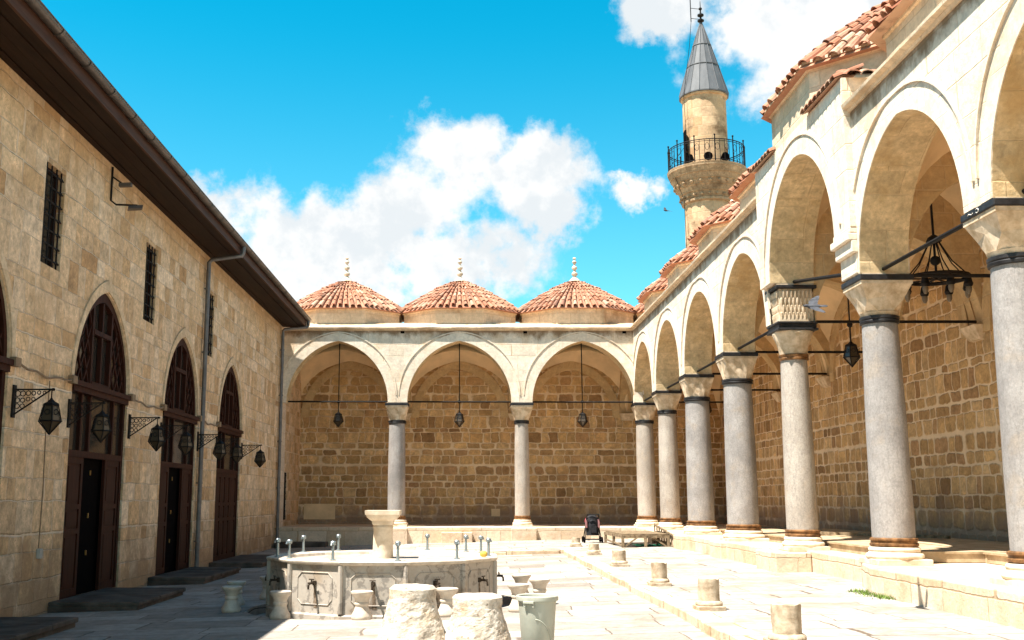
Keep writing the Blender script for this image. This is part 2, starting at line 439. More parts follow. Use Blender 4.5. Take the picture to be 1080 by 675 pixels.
def rough_stone_mat():
    mt, g = mat('worn_stone')
    geo = g.n('ShaderNodeNewGeometry'); P = geo.outputs['Position']
    n = g.noise(P, 9, 9, 0.72); m_ = g.noise(P, 26, 6, 0.7)
    v = g.n('ShaderNodeTexVoronoi'); g.set(v.inputs['Vector'], P); v.inputs['Scale'].default_value = 16
    col = g.mixc(g.mr(n, 0.34, 0.62, smooth=True), (0.36, 0.30, 0.235), (0.60, 0.54, 0.46))
    col = g.mixc(g.m('MULTIPLY', g.mr(v.outputs['Distance'], 0.10, 0.25, 1, 0), g.mr(m_, 0.44, 0.54, 0, 1.0)), col, (0.22, 0.165, 0.115))
    col = g.mixc(g.mr(g.noise(P, 3.4, 6, 0.6), 0.55, 0.72, 0, 0.55), col, (0.52, 0.36, 0.20))
    g.surface(col, 0.9, bump=g.m('ADD', n, m_), bstr=0.55, bdist=0.02, spec=0.15)
    return mt


M['worn_stone'] = rough_stone_mat()


# ------------------------------------------------------------------ mesh helpers
class MB:
    def __init__(self):
        self.v, self.f, self.tone, self.t = [], [], [], 0.5

    def add(self, vs, fs):
        o = len(self.v)
        self.v += [tuple(p) for p in vs]
        for fc in fs:
            self.f.append(tuple(o+i for i in fc)); self.tone.append(self.t)
        return o

    def quad(self, a, b, c, d): self.add([a, b, c, d], [(0, 1, 2, 3)])

    def box(self, x0, x1, y0, y1, z0, z1):
        x0, x1 = min(x0, x1), max(x0, x1); y0, y1 = min(y0, y1), max(y0, y1); z0, z1 = min(z0, z1), max(z0, z1)
        self.add([(x0, y0, z0), (x1, y0, z0), (x1, y1, z0), (x0, y1, z0), (x0, y0, z1), (x1, y0, z1), (x1, y1, z1), (x0, y1, z1)],
                 [(0, 3, 2, 1), (4, 5, 6, 7), (0, 1, 5, 4), (1, 2, 6, 5), (2, 3, 7, 6), (3, 0, 4, 7)])

    def obox(self, c, ax, ay, az):
        """box from centre and three half-axis vectors"""
        c, ax, ay, az = map(Vector, (c, ax, ay, az))
        vs = [c+sx*ax+sy*ay+sz*az for sz in (-1, 1) for sx, sy in ((-1, -1), (1, -1), (1, 1), (-1, 1))]
        self.add(vs, [(0, 3, 2, 1), (4, 5, 6, 7), (0, 1, 5, 4), (1, 2, 6, 5), (2, 3, 7, 6), (3, 0, 4, 7)])

    def bar(self, a, b, w, h=None, up=(0, 0, 1)):
        a, b = Vector(a), Vector(b); h = h or w
        d = b-a
        s = d.cross(Vector(up))
        if s.length < 1e-5: s = d.cross(Vector((1, 0, 0)))
        s.normalize(); t = s.cross(d).normalized()
        self.obox((a+b)/2, d/2, s*w/2, t*h/2)

    def rings(self, rs, close=True, cap0=True, cap1=True):
        n = len(rs[0]); o = len(self.v)
        for r in rs: self.v += [tuple(p) for p in r]
        for k in range(len(rs)-1):
            for i in range(n if close else n-1):
                j = (i+1) % n
                self.f.append((o+k*n+i, o+k*n+j, o+(k+1)*n+j, o+(k+1)*n+i)); self.tone.append(self.t)
        if cap0: self.f.append(tuple(o+i for i in reversed(range(n)))); self.tone.append(self.t)
        if cap1: self.f.append(tuple(o+(len(rs)-1)*n+i for i in range(n))); self.tone.append(self.t)

    def lathe(self, cx, cy, prof, n=24, ph=0.0, cap0=True, cap1=True):
        self.rings([[(cx+r*math.cos(ph+2*PI*i/n), cy+r*math.sin(ph+2*PI*i/n), z) for i in range(n)] for r, z in prof], True, cap0, cap1)

    def tube(self, pts, r, n=6, r1=None):
        pts = [Vector(p) for p in pts]
        rs = []; prev = None
        for i, p in enumerate(pts):
            d = (pts[min(i+1, len(pts)-1)]-pts[max(i-1, 0)]).normalized()
            if prev is None:
                s = d.cross(Vector((0, 0, 1)))
                if s.length < 1e-3: s = d.cross(Vector((0, 1, 0)))
            else:
                s = prev-d*prev.dot(d)
            s.normalize(); prev = s; t = d.cross(s)
            rad = r if r1 is None else r+(r1-r)*i/(len(pts)-1)
            rs.append([p+rad*(math.cos(2*PI*k/n)*s+math.sin(2*PI*k/n)*t) for k in range(n)])
        self.rings(rs)

    def sphere(self, c, r, n=10, m=6, sx=1, sy=1, sz=1):
        rs = []
        for k in range(1, m):
            a = -PI/2+PI*k/m
            rs.append([(c[0]+sx*r*math.cos(a)*math.cos(2*PI*i/n), c[1]+sy*r*math.cos(a)*math.sin(2*PI*i/n), c[2]+sz*r*math.sin(a)) for i in range(n)])
        self.rings(rs)

    def build(self, name, mt, parent=None, smooth=False, tone=False, bevel=0):
        me = bpy.data.meshes.new(name)
        me.from_pydata(self.v, [], self.f)
        if tone:
            at = me.attributes.new('tone', 'FLOAT', 'FACE')
            at.data.foreach_set('value', self.tone)
        bm = bmesh.new(); bm.from_mesh(me)
        bmesh.ops.remove_doubles(bm, verts=bm.verts, dist=0.0004)
        if not tone: bmesh.ops.recalc_face_normals(bm, faces=bm.faces)
        bm.to_mesh(me); bm.free()
        if smooth:
            me.polygons.foreach_set('use_smooth', [True]*len(me.polygons))
            me.set_sharp_from_angle(angle=math.radians(38))
        ob = bpy.data.objects.new(name, me)
        me.materials.append(M[mt] if isinstance(mt, str) else mt)
        COL.objects.link(ob)
        if parent is not None:
            ob.parent = parent
            if parent.type == 'EMPTY':
                ob.matrix_parent_inverse = Matrix.Translation(-Vector(parent.location))
        if bevel:
            bv = ob.modifiers.new('bevel', 'BEVEL'); bv.width = bevel; bv.segments = 2; bv.limit_method = 'ANGLE'
        return ob


def thing(name, label, cat, loc=(0, 0, 0), group=None):
    o = bpy.data.objects.new(name, None)
    o.empty_display_size = 0.2
    COL.objects.link(o)
    o.location = loc
    o['label'] = label; o['category'] = cat
    if group: o['group'] = group
    return o


def tag(o, label, cat, group=None):
    o['label'] = label; o['category'] = cat
    if group: o['group'] = group
    return o


def struct(o):
    o['kind'] = 'structure'
    return o


KIDS = {}


def kids(o):
    return [c for c in bpy.data.objects if c.parent == o]


def dup(root, loc, rz=0.0, label=None, scale=None):
    r = root.copy(); COL.objects.link(r)
    r.location = loc; r.rotation_euler = (0, 0, rz)
    if label: r['label'] = label
    if scale: r.scale = (scale, scale, scale)
    def rec(src, dst):
        for ch in kids(src):
            if ch == dst: continue
            c = ch.copy(); COL.objects.link(c); pi_ = ch.matrix_parent_inverse.copy(); c.parent = dst; c.matrix_parent_inverse = pi_
            rec(ch, c)
    rec(root, r)
    return r


def gz(x):       # the courtyard paving falls gently towards the hall
    return 0.03*x


# ---- pointed arches
def arch_curve(c, hw, zs, rise, n=13):
    """points (u,z) left to right on a two-centred pointed arch"""
    r = (rise*rise+hw*hw)/(2*hw)
    a_end = math.asin(min(1, rise/r)) if r >= hw else PI/2
    if r < hw + 1e-6: a_end = math.acos(max(-1, min(1, (r-hw)/r)))
    pl = []
    for i in range(n):
        a = a_end*i/(n-1)
        pl.append((c-hw+r-r*math.cos(a), zs+r*math.sin(a)))
    pl[-1] = (c, zs+rise)
    return pl+[(2*c-u, z) for u, z in reversed(pl[:-1])]


class Wall:
    """vertical wall with openings; plane 'X' (runs along Y) or 'Y' (runs along X)"""
    def __init__(self, plane, front, back, u0, u1, zb, zt):
        self.plane, self.fr, self.bk, self.u0, self.u1, self.zb, self.zt = plane, front, back, u0, u1, zb, zt
        self.ops = []

    def P(self, d, u, z): return (d, u, z) if self.plane == 'X' else (u, d, z)

    def arch(self, c, hw, zs, rise, n=13): self.ops.append((c-hw, c+hw, 'a', arch_curve(c, hw, zs, rise, n)))

    def rect(self, a, b, z0, z1): self.ops.append((a, b, 'r', z0, z1))

    def mesh(self):
        mb = MB(); P = self.P; self.soffits = []
        def panel(u0, u1, za0, za1, zt0, zt1):
            for d in (self.fr, self.bk):
                mb.quad(P(d, u0, za0), P(d, u1, za1), P(d, u1, zt1), P(d, u0, zt0))
        def edge(u0, z0, u1, z1):
            mb.quad(P(self.fr, u0, z0), P(self.fr, u1, z1), P(self.bk, u1, z1), P(self.bk, u0, z0))
        cur = self.u0
        for op in sorted(self.ops):
            if op[0] > cur+1e-4:
                panel(cur, op[0], self.zb, self.zb, self.zt, self.zt); edge(cur, self.zb, op[0], self.zb)
            if op[2] == 'a':
                pts = op[3]; sf = MB(); self.soffits.append(sf)
                for (a, za), (b, zb_) in zip(pts, pts[1:]):
                    panel(a, b, za, zb_, self.zt, self.zt); sf.quad(P(self.fr, a, za), P(self.fr, b, zb_), P(self.bk, b, zb_), P(self.bk, a, za))
                if pts[0][1] > self.zb+1e-4:
                    edge(op[0], self.zb, op[0], pts[0][1]); edge(op[1], self.zb, op[1], pts[0][1])
            else:
                a, b, _, z0, z1 = op
                panel(a, b, self.zb, self.zb, z0, z0); panel(a, b, z1, z1, self.zt, self.zt)
                for e in ((a, z0, b, z0), (a, z1, b, z1), (a, z0, a, z1), (b, z0, b, z1)): edge(*e)
            cur = op[1]
        if cur < self.u1-1e-4:
            panel(cur, self.u1, self.zb, self.zb, self.zt, self.zt); edge(cur, self.zb, self.u1, self.zb)
        edge(self.u0, self.zt, self.u1, self.zt)
        edge(self.u0, self.zb, self.u0, self.zt); edge(self.u1, self.zb, self.u1, self.zt)
        return mb


def arch_band(mb, plane, d0, d1, c, hw, zs, rise, w0, w1, n=15, foot=0.0, wtop=None):
    """raised band following an arch, between offsets w0 and w1, from depth d0 (wall) to d1 (front)"""
    P = (lambda d, u, z: (d, u, z)) if plane == 'X' else (lambda d, u, z: (u, d, z))
    def off(w, wt):
        return arch_curve(c, hw+w, zs, rise+wt, n)
    wt = wtop if wtop else (w0*1.08, w1*1.08)
    a, b = off(w0, wt[0]), off(w1, wt[1])
    if foot:
        a = [(a[0][0], zs-foot)]+a+[(a[-1][0], zs-foot)]; b = [(b[0][0], zs-foot)]+b+[(b[-1][0], zs-foot)]
    for i in range(len(a)-1):
        (ua, za), (ub, zb), (va, ya), (vb, yb) = a[i], a[i+1], b[i], b[i+1]
        mb.quad(P(d1, ua, za), P(d1, ub, zb), P(d1, vb, yb), P(d1, va, ya))
        mb.quad(P(d1, ua, za), P(d1, ub, zb), P(d0, ub, zb), P(d0, ua, za))
        mb.quad(P(d1, va, ya), P(d1, vb, yb), P(d0, vb, yb), P(d0, va, ya))
    for q in (0, -1):
        mb.quad(P(d1, *a[q]), P(d1, *b[q]), P(d0, *b[q]), P(d0, *a[q]))


# ------------------------------------------------------------------ ground
mb = MB(); mb.quad((-1500, -1500, -0.6), (1500, -1500, -0.6), (1500, 1500, -0.6), (-1500, 1500, -0.6))
struct(mb.build('ground', 'earth'))

FC = (-1.16, 15.75); FR = 1.66           # fountain centre, radius
CH_R = 1.93                               # drainage channel outer radius
KX = 2.55                                 # terrace edge
mb = MB()
xl, xr, yn, yf = -7.2, KX+0.05, -12.0, 29.2
n = 96
inner, outer = [], []
for i in range(n):
    a = 2*PI*i/n
    ca, sa = math.cos(a), math.sin(a)
    inner.append((FC[0]+CH_R*ca, FC[1]+CH_R*sa))
    tx = ((xr-FC[0]) if ca > 0 else (xl-FC[0]))/ca if abs(ca) > 1e-6 else 1e9
    ty = ((yf-FC[1]) if sa > 0 else (yn-FC[1]))/sa if abs(sa) > 1e-6 else 1e9
    t = min(tx, ty)
    outer.append((FC[0]+t*ca, FC[1]+t*sa))
corners = [(xr, yf), (xl, yf), (xl, yn), (xr, yn)]
for cx_, cy_ in corners:                  # snap the nearest outer point to each corner
    k = min(range(n), key=lambda i: (outer[i][0]-cx_)**2+(outer[i][1]-cy_)**2)
    outer[k] = (cx_, cy_)
mb.rings([[(x, y, gz(x)) for x, y in inner], [(x, y, gz(x)) for x, y in outer]], True, False, False)
mb.rings([[(x, y, gz(x)-0.13) for x, y in inner], [(x, y, gz(x)) for x, y in inner]], True, False, False)
mb.rings([[(FC[0]+1.4*math.cos(2*PI*i/n), FC[1]+1.4*math.sin(2*PI*i/n), gz(FC[0])-0.13) for i in range(n)], [(x, y, gz(x)-0.13) for x, y in inner]], True, False, False)
struct(mb.build('courtyard_paving', 'court'))

# raised terrace: along the right arcade and across the back
tz = lambda x: 0.17+0.014*(x-KX)
mb = MB()
mb.add([(KX, -12, tz(KX)), (6.2, -12, tz(6.2)), (6.2, 35.1, tz(6.2)), (KX, 35.1, tz(KX))], [(0, 1, 2, 3)])
mb.add([(-7.2, 28.2, gz(-7.2)+0.11), (KX, 28.2, tz(KX)), (KX, 35.1, tz(KX)), (-7.2, 35.1, gz(-7.2)+0.11)], [(0, 1, 2, 3)])
struct(mb.build('terrace', 'paving'))
mb = MB()
# irregular kerb stones along the terrace edge
random.seed(3)
y = 3.0
while y < 28.0:
    L = random.uniform(0.7, 1.5); y2 = min(y+L, 28.15)
    j = random.uniform(-0.025, 0.02); zt = tz(KX)+random.uniform(0.0, 0.008)
    mb.box(KX-0.02+j, KX+0.30, y+0.006, y2-0.006, -0.1, zt+0.004)
    y = y2
x = -6.0
while x < KX:
    L = random.uniform(0.7, 1.4); x2 = min(x+L, KX+0.28)
    j = random.uniform(-0.03, 0.02)
    z_ = gz(x)+0.11 if x < 0 else 0.11+0.06*x/KX+0.002
    mb.box(x+0.006, x2-0.006, 28.12+j, 28.5, -0.3, z_+0.012)
    x = x2
struct(mb.build('terrace_kerb', 'kerb', bevel=0.012))

# ------------------------------------------------------------------ gallery platforms
PZ = 0.57
PX, PXB = 9.5, 10.2          # right gallery: back-wall face
BY = 39.6                    # back gallery: back-wall face
COLY = [35.85, 31.8, 27.65, 23.5, 19.4, 15.3, 11.4, 7.4, 3.4]
COLX = [-2.27, 1.92]
CX, CY = 6.06, 35.85
mb = MB()
mb.box(-6.9, 5.55, 35.0, BY+0.4, -0.5, PZ)
mb.box(5.55, PX+0.4, 19.95, BY+0.4, -0.5, PZ-0.002)
mb.box(6.0, PX+0.4, 15.7, 19.95, -0.5, PZ-0.004)
pl_ = [(5.40, -3.0), (9.9, -3.0), (9.9, 15.7), (5.72, 15.7), (5.40, 14.5)]
mb.rings([[(a, b, -0.5) for a, b in pl_], [(a, b, PZ-0.012) for a, b in pl_]])
struct(mb.build('gallery_platform', 'platform', bevel=0.02))

# ------------------------------------------------------------------ prayer hall (left)
HX = -6.1
HT = 7.15
HALL0, HALL1 = -3.0, 34.85
hall = thing('prayer_hall', 'long tan stone hall with arched wooden doors under a dark wooden eave', 'building', (-10, 15, 0))
DOORC = [2.7, 7.7, 12.75, 17.82, 22.85, 27.7]
DHW = 1.37
TRZ, APZ = 3.24, 4.93
w = Wall('X', HX, HX-0.75, HALL0, 40.3, -0.6, HT+0.05)
for c in DOORC: w.arch(c, DHW, TRZ, APZ-TRZ, 15)
WINC = [(5.2), (10.2), 15.28, 20.22, 25.1]
for c in WINC: w.rect(c-0.37, c+0.37, 4.83, 6.34)
w.rect(36.3, 36.85, 0.78, 2.36)
w.mesh().build('wall', 'hall_stone', hall); [q.build('arch_soffit', 'hall_trim', hall) for q in w.soffits]
mb = MB()
mb.box(-14.0, -13.4, HALL0, HALL1, -0.6, HT); mb.box(-14, HX-0.75, HALL0, HALL0+0.5, -0.6, HT); mb.box(-14, HX-0.75, HALL1-0.5, HALL1, -0.6, HT)
mb.box(-14, HX-0.76, HALL0, HALL1, -0.6, -0.25)
mb.build('rear_wall', 'hall_stone', hall)
EX = -5.32       # eave edge
mb = MB()        # boarded soffit: long boards with gaps
nb = 4
for i in range(nb):
    x0 = HX-0.10+(EX-HX+0.10)*i/nb; x1 = HX-0.10+(EX-HX+0.10)*(i+1)/nb
    mb.box(x0+0.008, x1-0.008, HALL0, HALL1+0.25, HT+0.02+0.012*(i % 2), HT+0.07)
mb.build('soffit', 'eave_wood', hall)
mb = MB()
mb.box(EX-0.012, EX+0.030, HALL0, HALL1+0.27, HT+0.0, HT+0.245)
mb.box(EX-0.75, EX-0.02, HALL1+0.25, HALL1+0.285, HT+0.0, HT+0.30)
mb.build('fascia', 'fascia_wood', hall)
mb = MB()        # half-round gutter, with collars
gx, gzc, gr = EX+0.100, HT+0.255, 0.078
def gut(y0, y1, r):
    a, b = [], []
    for i in range(9):
        t = PI+PI*i/8
        a.append((gx+r*math.cos(t), y0, gzc+r*math.sin(t))); b.append((gx+r*math.cos(t), y1, gzc+r*math.sin(t)))
    mb.rings([a, b], False, False, False)
gut(HALL0, HALL1+0.3, gr)
y = HALL0+0.5
while y < HALL1:
    gut(y, y+0.07, gr+0.012); y += 1.02
mb.tube([(gx+gr, HALL0, gzc), (gx+gr, HALL1+0.3, gzc)], 0.012, 6)
gutter = mb.build('gutter', 'gutter', hall, smooth=True)
mb = MB()        # roof slope
mb.add([(EX+0.06, HALL0, HT+0.235), (EX+0.06, HALL1+0.27, HT+0.235), (-10.0, HALL1+0.27, HT+1.7), (-10.0, HALL0, HT+1.7)], [(0, 1, 2, 3)])
mb.add([(-14.5, HALL0, HT+0.15), (-14.5, HALL1+0.27, HT+0.15), (-10.0, HALL1+0.27, HT+1.7), (-10.0, HALL0, HT+1.7)], [(0, 1, 2, 3)])
for y_ in (HALL0+0.01, HALL1+0.26):
    mb.add([(EX-0.02, y_, HT+0.05), (-10, y_, HT+1.69), (-14.4, y_, HT+0.05)], [(0, 1, 2)])
mb.build('roof', 'tile', hall)

def downspout(y, wall_x, name_y_top, zbot):
    mb = MB()
    x = wall_x+0.085
    mb.tube([(gx, name_y_top, gzc-0.05), (gx, name_y_top, gzc-0.22), (gx-0.03, name_y_top, gzc-0.28), (x+0.06, y, HT-0.13), (x, y, HT-0.2), (x, y, HT-0.4), (x, y, 3.0), (x, y, zbot)], 0.052, 10)
    for z in (6.3, 4.8, 3.3, 1.8, 0.5):
        mb.lathe(x, y, [(0.062, z), (0.062, z+0.05)], 10); mb.box(wall_x, x, y-0.012, y+0.012, z+0.01, z+0.04)
    return mb
downspout(24.42, HX, 24.45, -0.12).build('downspout', 'zinc', hall, smooth=True)
downspout(34.75, HX, HALL1+0.15, -0.05).build('downspout', 'zinc', hall, smooth=True)

# small barred windows
for c in WINC+[36.575]:
    hw, z0, z1 = (0.37, 4.83, 6.34) if c < 30 else (0.275, 0.78, 2.36)
    mb = MB()
    xf = HX-0.11
    mb.box(xf-0.05, xf, c-hw, c-hw+0.06, z0, z1); mb.box(xf-0.05, xf, c+hw-0.06, c+hw, z0, z1)
    mb.box(xf-0.05, xf, c-hw+0.06, c+hw-0.06, z0, z0+0.06); mb.box(xf-0.05, xf, c-hw+0.06, c+hw-0.06, z1-0.06, z1)
    wf = mb.build('window', 'door_wood', hall)
    mb = MB(); mb.box(xf-0.045, xf-0.035, c-hw+0.055, c+hw-0.055, z0+0.055, z1-0.055); mb.build('pane', 'glass', wf)
    mb = MB()
    xb = HX-0.03
    for k in range(4):
        yy = c-hw+0.09+(2*hw-0.18)*k/3; mb.tube([(xb, yy, z0), (xb, yy, z1)], 0.014, 6)
    nh = int((z1-z0)/0.19)
    for k in range(nh):
        zz = z0+(z1-z0)*(k+0.5)/nh; mb.tube([(xb, c-hw, zz), (xb, c+hw, zz)], 0.014, 6)
        for j in range(4): mb.sphere((xb, c-hw+0.09+(2*hw-0.18)*j/3, zz), 0.028, 6, 4)
    mb.build('grille', 'iron', wf, smooth=True)

# arched doors
FXD = HX-0.035     # front face of joinery
def stile(mb, y0, y1, z0, z1, d=0.09, off=0.0): mb.box(FXD-d+off, FXD+off, y0, y1, z0, z1)
for di, c in enumerate(DOORC):
    closed = (di == 5)
    a, b = c-DHW, c+DHW
    zb = -0.06
    TZ = 2.17        # transom rail above the leaves
    mb = MB()
    stile(mb, a+0.005, a+0.10, zb, TRZ-0.11); stile(mb, b-0.10, b-0.005, zb, TRZ-0.11)
    stile(mb, a+0.10, b-0.10, TZ-0.05, TZ+0.05)
    # heavy moulded beam at the springing
    mb.box(FXD-0.10, FXD+0.10, a-0.04, b+0.04, TRZ-0.02, TRZ+0.06)
    mb.box(FXD-0.10, FXD+0.06, a+0.004, b-0.004, TRZ-0.11, TRZ-0.02)
    for yy in (a+0.58, a+0.98, b-0.62):
        stile(mb, yy-0.035, yy+0.035, TZ+0.05, TRZ-0.11, 0.07)
    # inner arch frame
    P = lambda d, u, z: (d, u, z)
    arch_band(mb, 'X', FXD-0.09, FXD, c, DHW-0.10, TRZ+0.06, APZ-TRZ-0.06-0.17, 0.0, 0.095, wtop=(0, 0.162))
    # central two-light casement
    r_ = (( (APZ-TRZ)**2+DHW**2)/(2*DHW))
    def ztop(y):
        t = abs(y-c); R = r_; q = R*R-(R-DHW+t)**2
        return TRZ+math.sqrt(max(q, 0))-0.13
    cw = 0.46
    for yy in (c-cw, c+cw): stile(mb, yy-0.035, yy+0.035, TRZ+0.06, ztop(yy), 0.08, -0.005)
    stile(mb, c-0.03, c+0.03, TRZ+0.06, ztop(c)-0.06, 0.07, -0.008)
    stile(mb, c-cw+0.035, c+cw-0.035, TRZ+0.92, TRZ+1.0, 0.07, 0.004)
    stile(mb, c-cw+0.035, c+cw-0.035, TRZ+0.061, TRZ+0.13, 0.07, 0.004)
    dr = mb.build('door', 'door_wood', hall)
    # diagonal lattice in the arch sides
    for sgn in (-1, 1):
        mb = MB()
        lo, hi = sorted((c+sgn*(cw+0.035), c+sgn*(DHW-0.06)))
        for k in range(-14, 16):
            for sl in (1.85, -1.85):
                pts = []
                for i in range(61):
                    yy = lo+(hi-lo)*i/60
                    zz = TRZ+0.06+(0.50*k*1.0)+sl*(yy-lo)*1.0
                    if TRZ+0.06 < zz < ztop(yy)+0.02: pts.append((FXD-0.04, yy, zz))
                if len(pts) > 1: mb.bar(pts[0], pts[-1], 0.030, 0.035, (1, 0, 0))
        mb.build('lattice', 'door_wood', dr)
    # glass panes behind lattice and above the transom
    mb = MB()
    pts = arch_curve(c, DHW-0.05, TRZ+0.06, APZ-TRZ-0.16, 11)
    xg = FXD-0.085
    for (u0, z0_), (u1, z1_) in zip(pts, pts[1:]): mb.quad((xg, u0, TRZ+0.06), (xg, u1, TRZ+0.06), (xg, u1, z1_), (xg, u0, z0_))
    mb.quad((xg+0.03, a+0.1, TZ+0.05), (xg+0.03, b-0.1, TZ+0.05), (xg+0.03, b-0.1, TRZ-0.11), (xg+0.03, a+0.1, TRZ-0.11))
    mb.build('window_pane', 'glass', dr)
    # panelled leaves
    def leaf(y0, y1):
        mb = MB(); d0 = FXD-0.075
        mb.box(d0, d0+0.03, y0, y1, zb, TZ-0.05)
        s = 0.09
        mb.box(d0+0.03, d0+0.055, y0, y0+s, zb, TZ-0.05); mb.box(d0+0.03, d0+0.055, y1-s, y1, zb, TZ-0.05)
        for z0, z1 in ((zb, zb+0.14), (zb+0.98, zb+1.06), (zb+1.36, zb+1.44), (TZ-0.15, TZ-0.05)):
            mb.box(d0+0.03, d0+0.055, y0+s, y1-s, z0, z1)
        for z0, z1 in ((zb+0.19, zb+0.93), (zb+1.10, zb+1.32), (zb+1.49, TZ-0.20)):
            mb.box(d0+0.03, d0+0.048, y0+s+0.05, y1-s-0.05, z0, z1)
        return mb.build('door_leaf', 'door_wood', dr)
    lw = 0.74
    leaf(a+0.105, a+0.105+lw); leaf(b-0.105-lw, b-0.105)
    m0, m1 = a+0.105+lw, b-0.105-lw
    if closed:
        leaf(m0+0.01, (m0+m1)/2-0.004); leaf((m0+m1)/2+0.004, m1-0.01)
    else:      # dark inner leaf with brass studs standing in the gap
        mb = MB(); mb.box(FXD-0.15, FXD-0.12, m0-0.2, m1+0.2, zb, TZ-0.02); ct = mb.build('inner_door', 'black', dr)
        for z in (0.55, 1.15, 1.85):
            mb = MB(); mb.box(FXD-0.119, FXD-0.10, m0+0.58, m0+0.605, z, z+0.08); mb.build('handle', 'brass', ct)
    # moulded stone surround
    mb = MB()
    arch_band(mb, 'X', HX-0.005, HX+0.028, c, DHW, TRZ, APZ-TRZ, 0.015, 0.125, 15, 0.0, (0.02, 0.22))
    mb.build('arch_moulding', 'hall_trim', hall)

# conduit with floodlight high on the wall
t = thing('floodlight', 'small dark floodlight on an angled bracket high on the stone hall wall', 'floodlight', (HX, 17.7, 6.8))
mb = MB(); mb.tube([(HX+0.02, 17.66, 7.12), (HX+0.02, 17.66, 6.52), (HX+0.10, 17.7, 6.46), (HX+0.45, 17.75, 6.46)], 0.018, 6)
mb.tube([(HX+0.02, 17.66, 6.95), (HX+0.16, 17.8, 6.86)], 0.014, 6); mb.build('bracket', 'iron', t)
mb = MB(); mb.obox((HX+0.40, 17.80, 6.43), (0.11, 0.05, 0.02), (-0.03, 0.08, 0), (0, 0.01, 0.03)); mb.build('lamp_head', 'gutter', t)
mb = MB(); mb.obox((HX+0.2, 17.83, 6.85), (0.10, 0.02, 0.01), (0, 0.05, 0), (0, 0, 0.03)); mb.build('lamp_head', 'gutter', t)

# socket box with its cable
t = thing('junction_box', 'small grey electrical box low on the hall wall left of the open door', 'junction box', (HX, 15.5, 0.6))
mb = MB(); mb.box(HX, HX+0.06, 15.46, 15.56, 0.62, 0.76); mb.build('box', 'box_grey', t, bevel=0.01)
mb = MB(); mb.tube([(HX+0.01, 15.51, 0.76), (HX+0.012, 15.53, 1.6), (HX+0.01, 15.5, 2.4), (HX+0.01, 15.53, 3.17)], 0.007, 5); mb.build('wire', 'cable', t)

# cable slung along the wall from beam to beam
for i in range(1, 5):
    y0, y1 = DOORC[i]+DHW+0.10, DOORC[i+1]-DHW-0.10
    pts = []
    for k in range(13):
        s = k/12; pts.append((HX+0.05+0.01*math.sin(9*s), y0+(y1-y0)*s, TRZ+0.05-0.16*4*s*(1-s)*0.5+0.02*math.sin(17*s+i)))
    mb = MB(); mb.tube(pts, 0.016, 6)
    for yy in (y0, y1): mb.box(HX, HX+0.09, yy-0.10, yy+0.08, TRZ-0.02, TRZ+0.10)
    lab = ['left of the nearest whole door', 'between the two open doors', 'left of the farthest closed door'][max(0, min(2, i-2))]
    if i == 1: continue
    tag(mb.build('cable', 'cable'), 'thin brown cable slung on the wall '+lab, 'cable', 'cables slung along the hall wall')

# step slabs in front of the doors
SL = [('door_step', -6.1, -4.95, 10.9, 14.0, 'dark stone door step at the lower left corner of the photo, nearest of the four'),
      ('door_step', -6.1, -4.78, 16.0, 18.6, 'long dark stone door step below the nearest open door with brass handles'),
      ('door_step', -6.1, -5.0, 20.95, 24.2, 'dark stone door step below the second open door, beside the downspout'),
      ('door_step', -6.1, -4.85, 25.9, 29.6, 'dark stone door step below the closed farthest door of the hall')]
for nme, x0, x1, y0, y1, lab in SL:
    mb = MB()
    mb.box(x0, x1-0.005, y0+0.01, y1-0.01, -0.3, -0.085)
    k = y0; random.seed(int(y0*10))
    while k < y1:
        k2 = min(k+random.uniform(1.0, 1.6), y1)
        mb.box(x0+0.005, x1+0.03+random.uniform(-.01, .01), k+0.006, k2-0.006, -0.09, -0.025+random.uniform(-.005, .004)); k = k2
    tag(mb.build(nme, 'dark_slab', bevel=0.015), lab, 'step', 'stone steps at the hall doors')

# wrought brackets with lanterns
def lantern_mesh(mb_i, z, s=1.0, cx=0.0, cy=0.0, n=6):
    mb_i.lathe(cx, cy, [(0.012*s, z), (0.03*s, z-0.03*s), (0.07*s, z-0.07*s), (0.13*s, z-0.10*s), (0.145*s, z-0.13*s), (0.135*s, z-0.14*s)], n)
    # ribs of the flared body
    for k in range(n):
        a = 2*PI*k/n
        p = [(0.125*s, z-0.13*s), (0.19*s, z-0.40*s), (0.0, z-0.62*s)]
        pts = [(cx+r*math.cos(a), cy+r*math.sin(a), zz) for r, zz in p]
        mb_i.tube(pts[:2], 0.012*s, 4); mb_i.tube(pts[1:], 0.012*s, 4)
        a2 = 2*PI*(k+1)/n
        for r, zz in ((0.195, z-0.40*s),):
            mb_i.tube([(cx+r*s*math.cos(a), cy+r*s*math.sin(a), zz), (cx+r*s*math.cos(a2), cy+r*s*math.sin(a2), zz)], 0.013*s, 4)
        # fretwork discs in each panel
        am = (a+a2)/2; rr = 0.14*s
        nrm = Vector((math.cos(am), math.sin(am), 0)); tt = Vector((-math.sin(am), math.cos(am), 0)); up = Vector((0, 0, 1))
        cc = Vector((cx, cy, z-0.25*s))+nrm*rr
        mb_i.tube([cc+0.045*s*(math.cos(q*PI/4)*tt+math.sin(q*PI/4)*up) for q in range(9)], 0.008*s, 4)
def lantern_glass(mb_i, z, s=1.0, cx=0.0, cy=0.0, n=6):
    mb_i.lathe(cx, cy, [(0.11*s, z-0.135*s), (0.178*s, z-0.40*s), (0.004, z-0.60*s)], n)

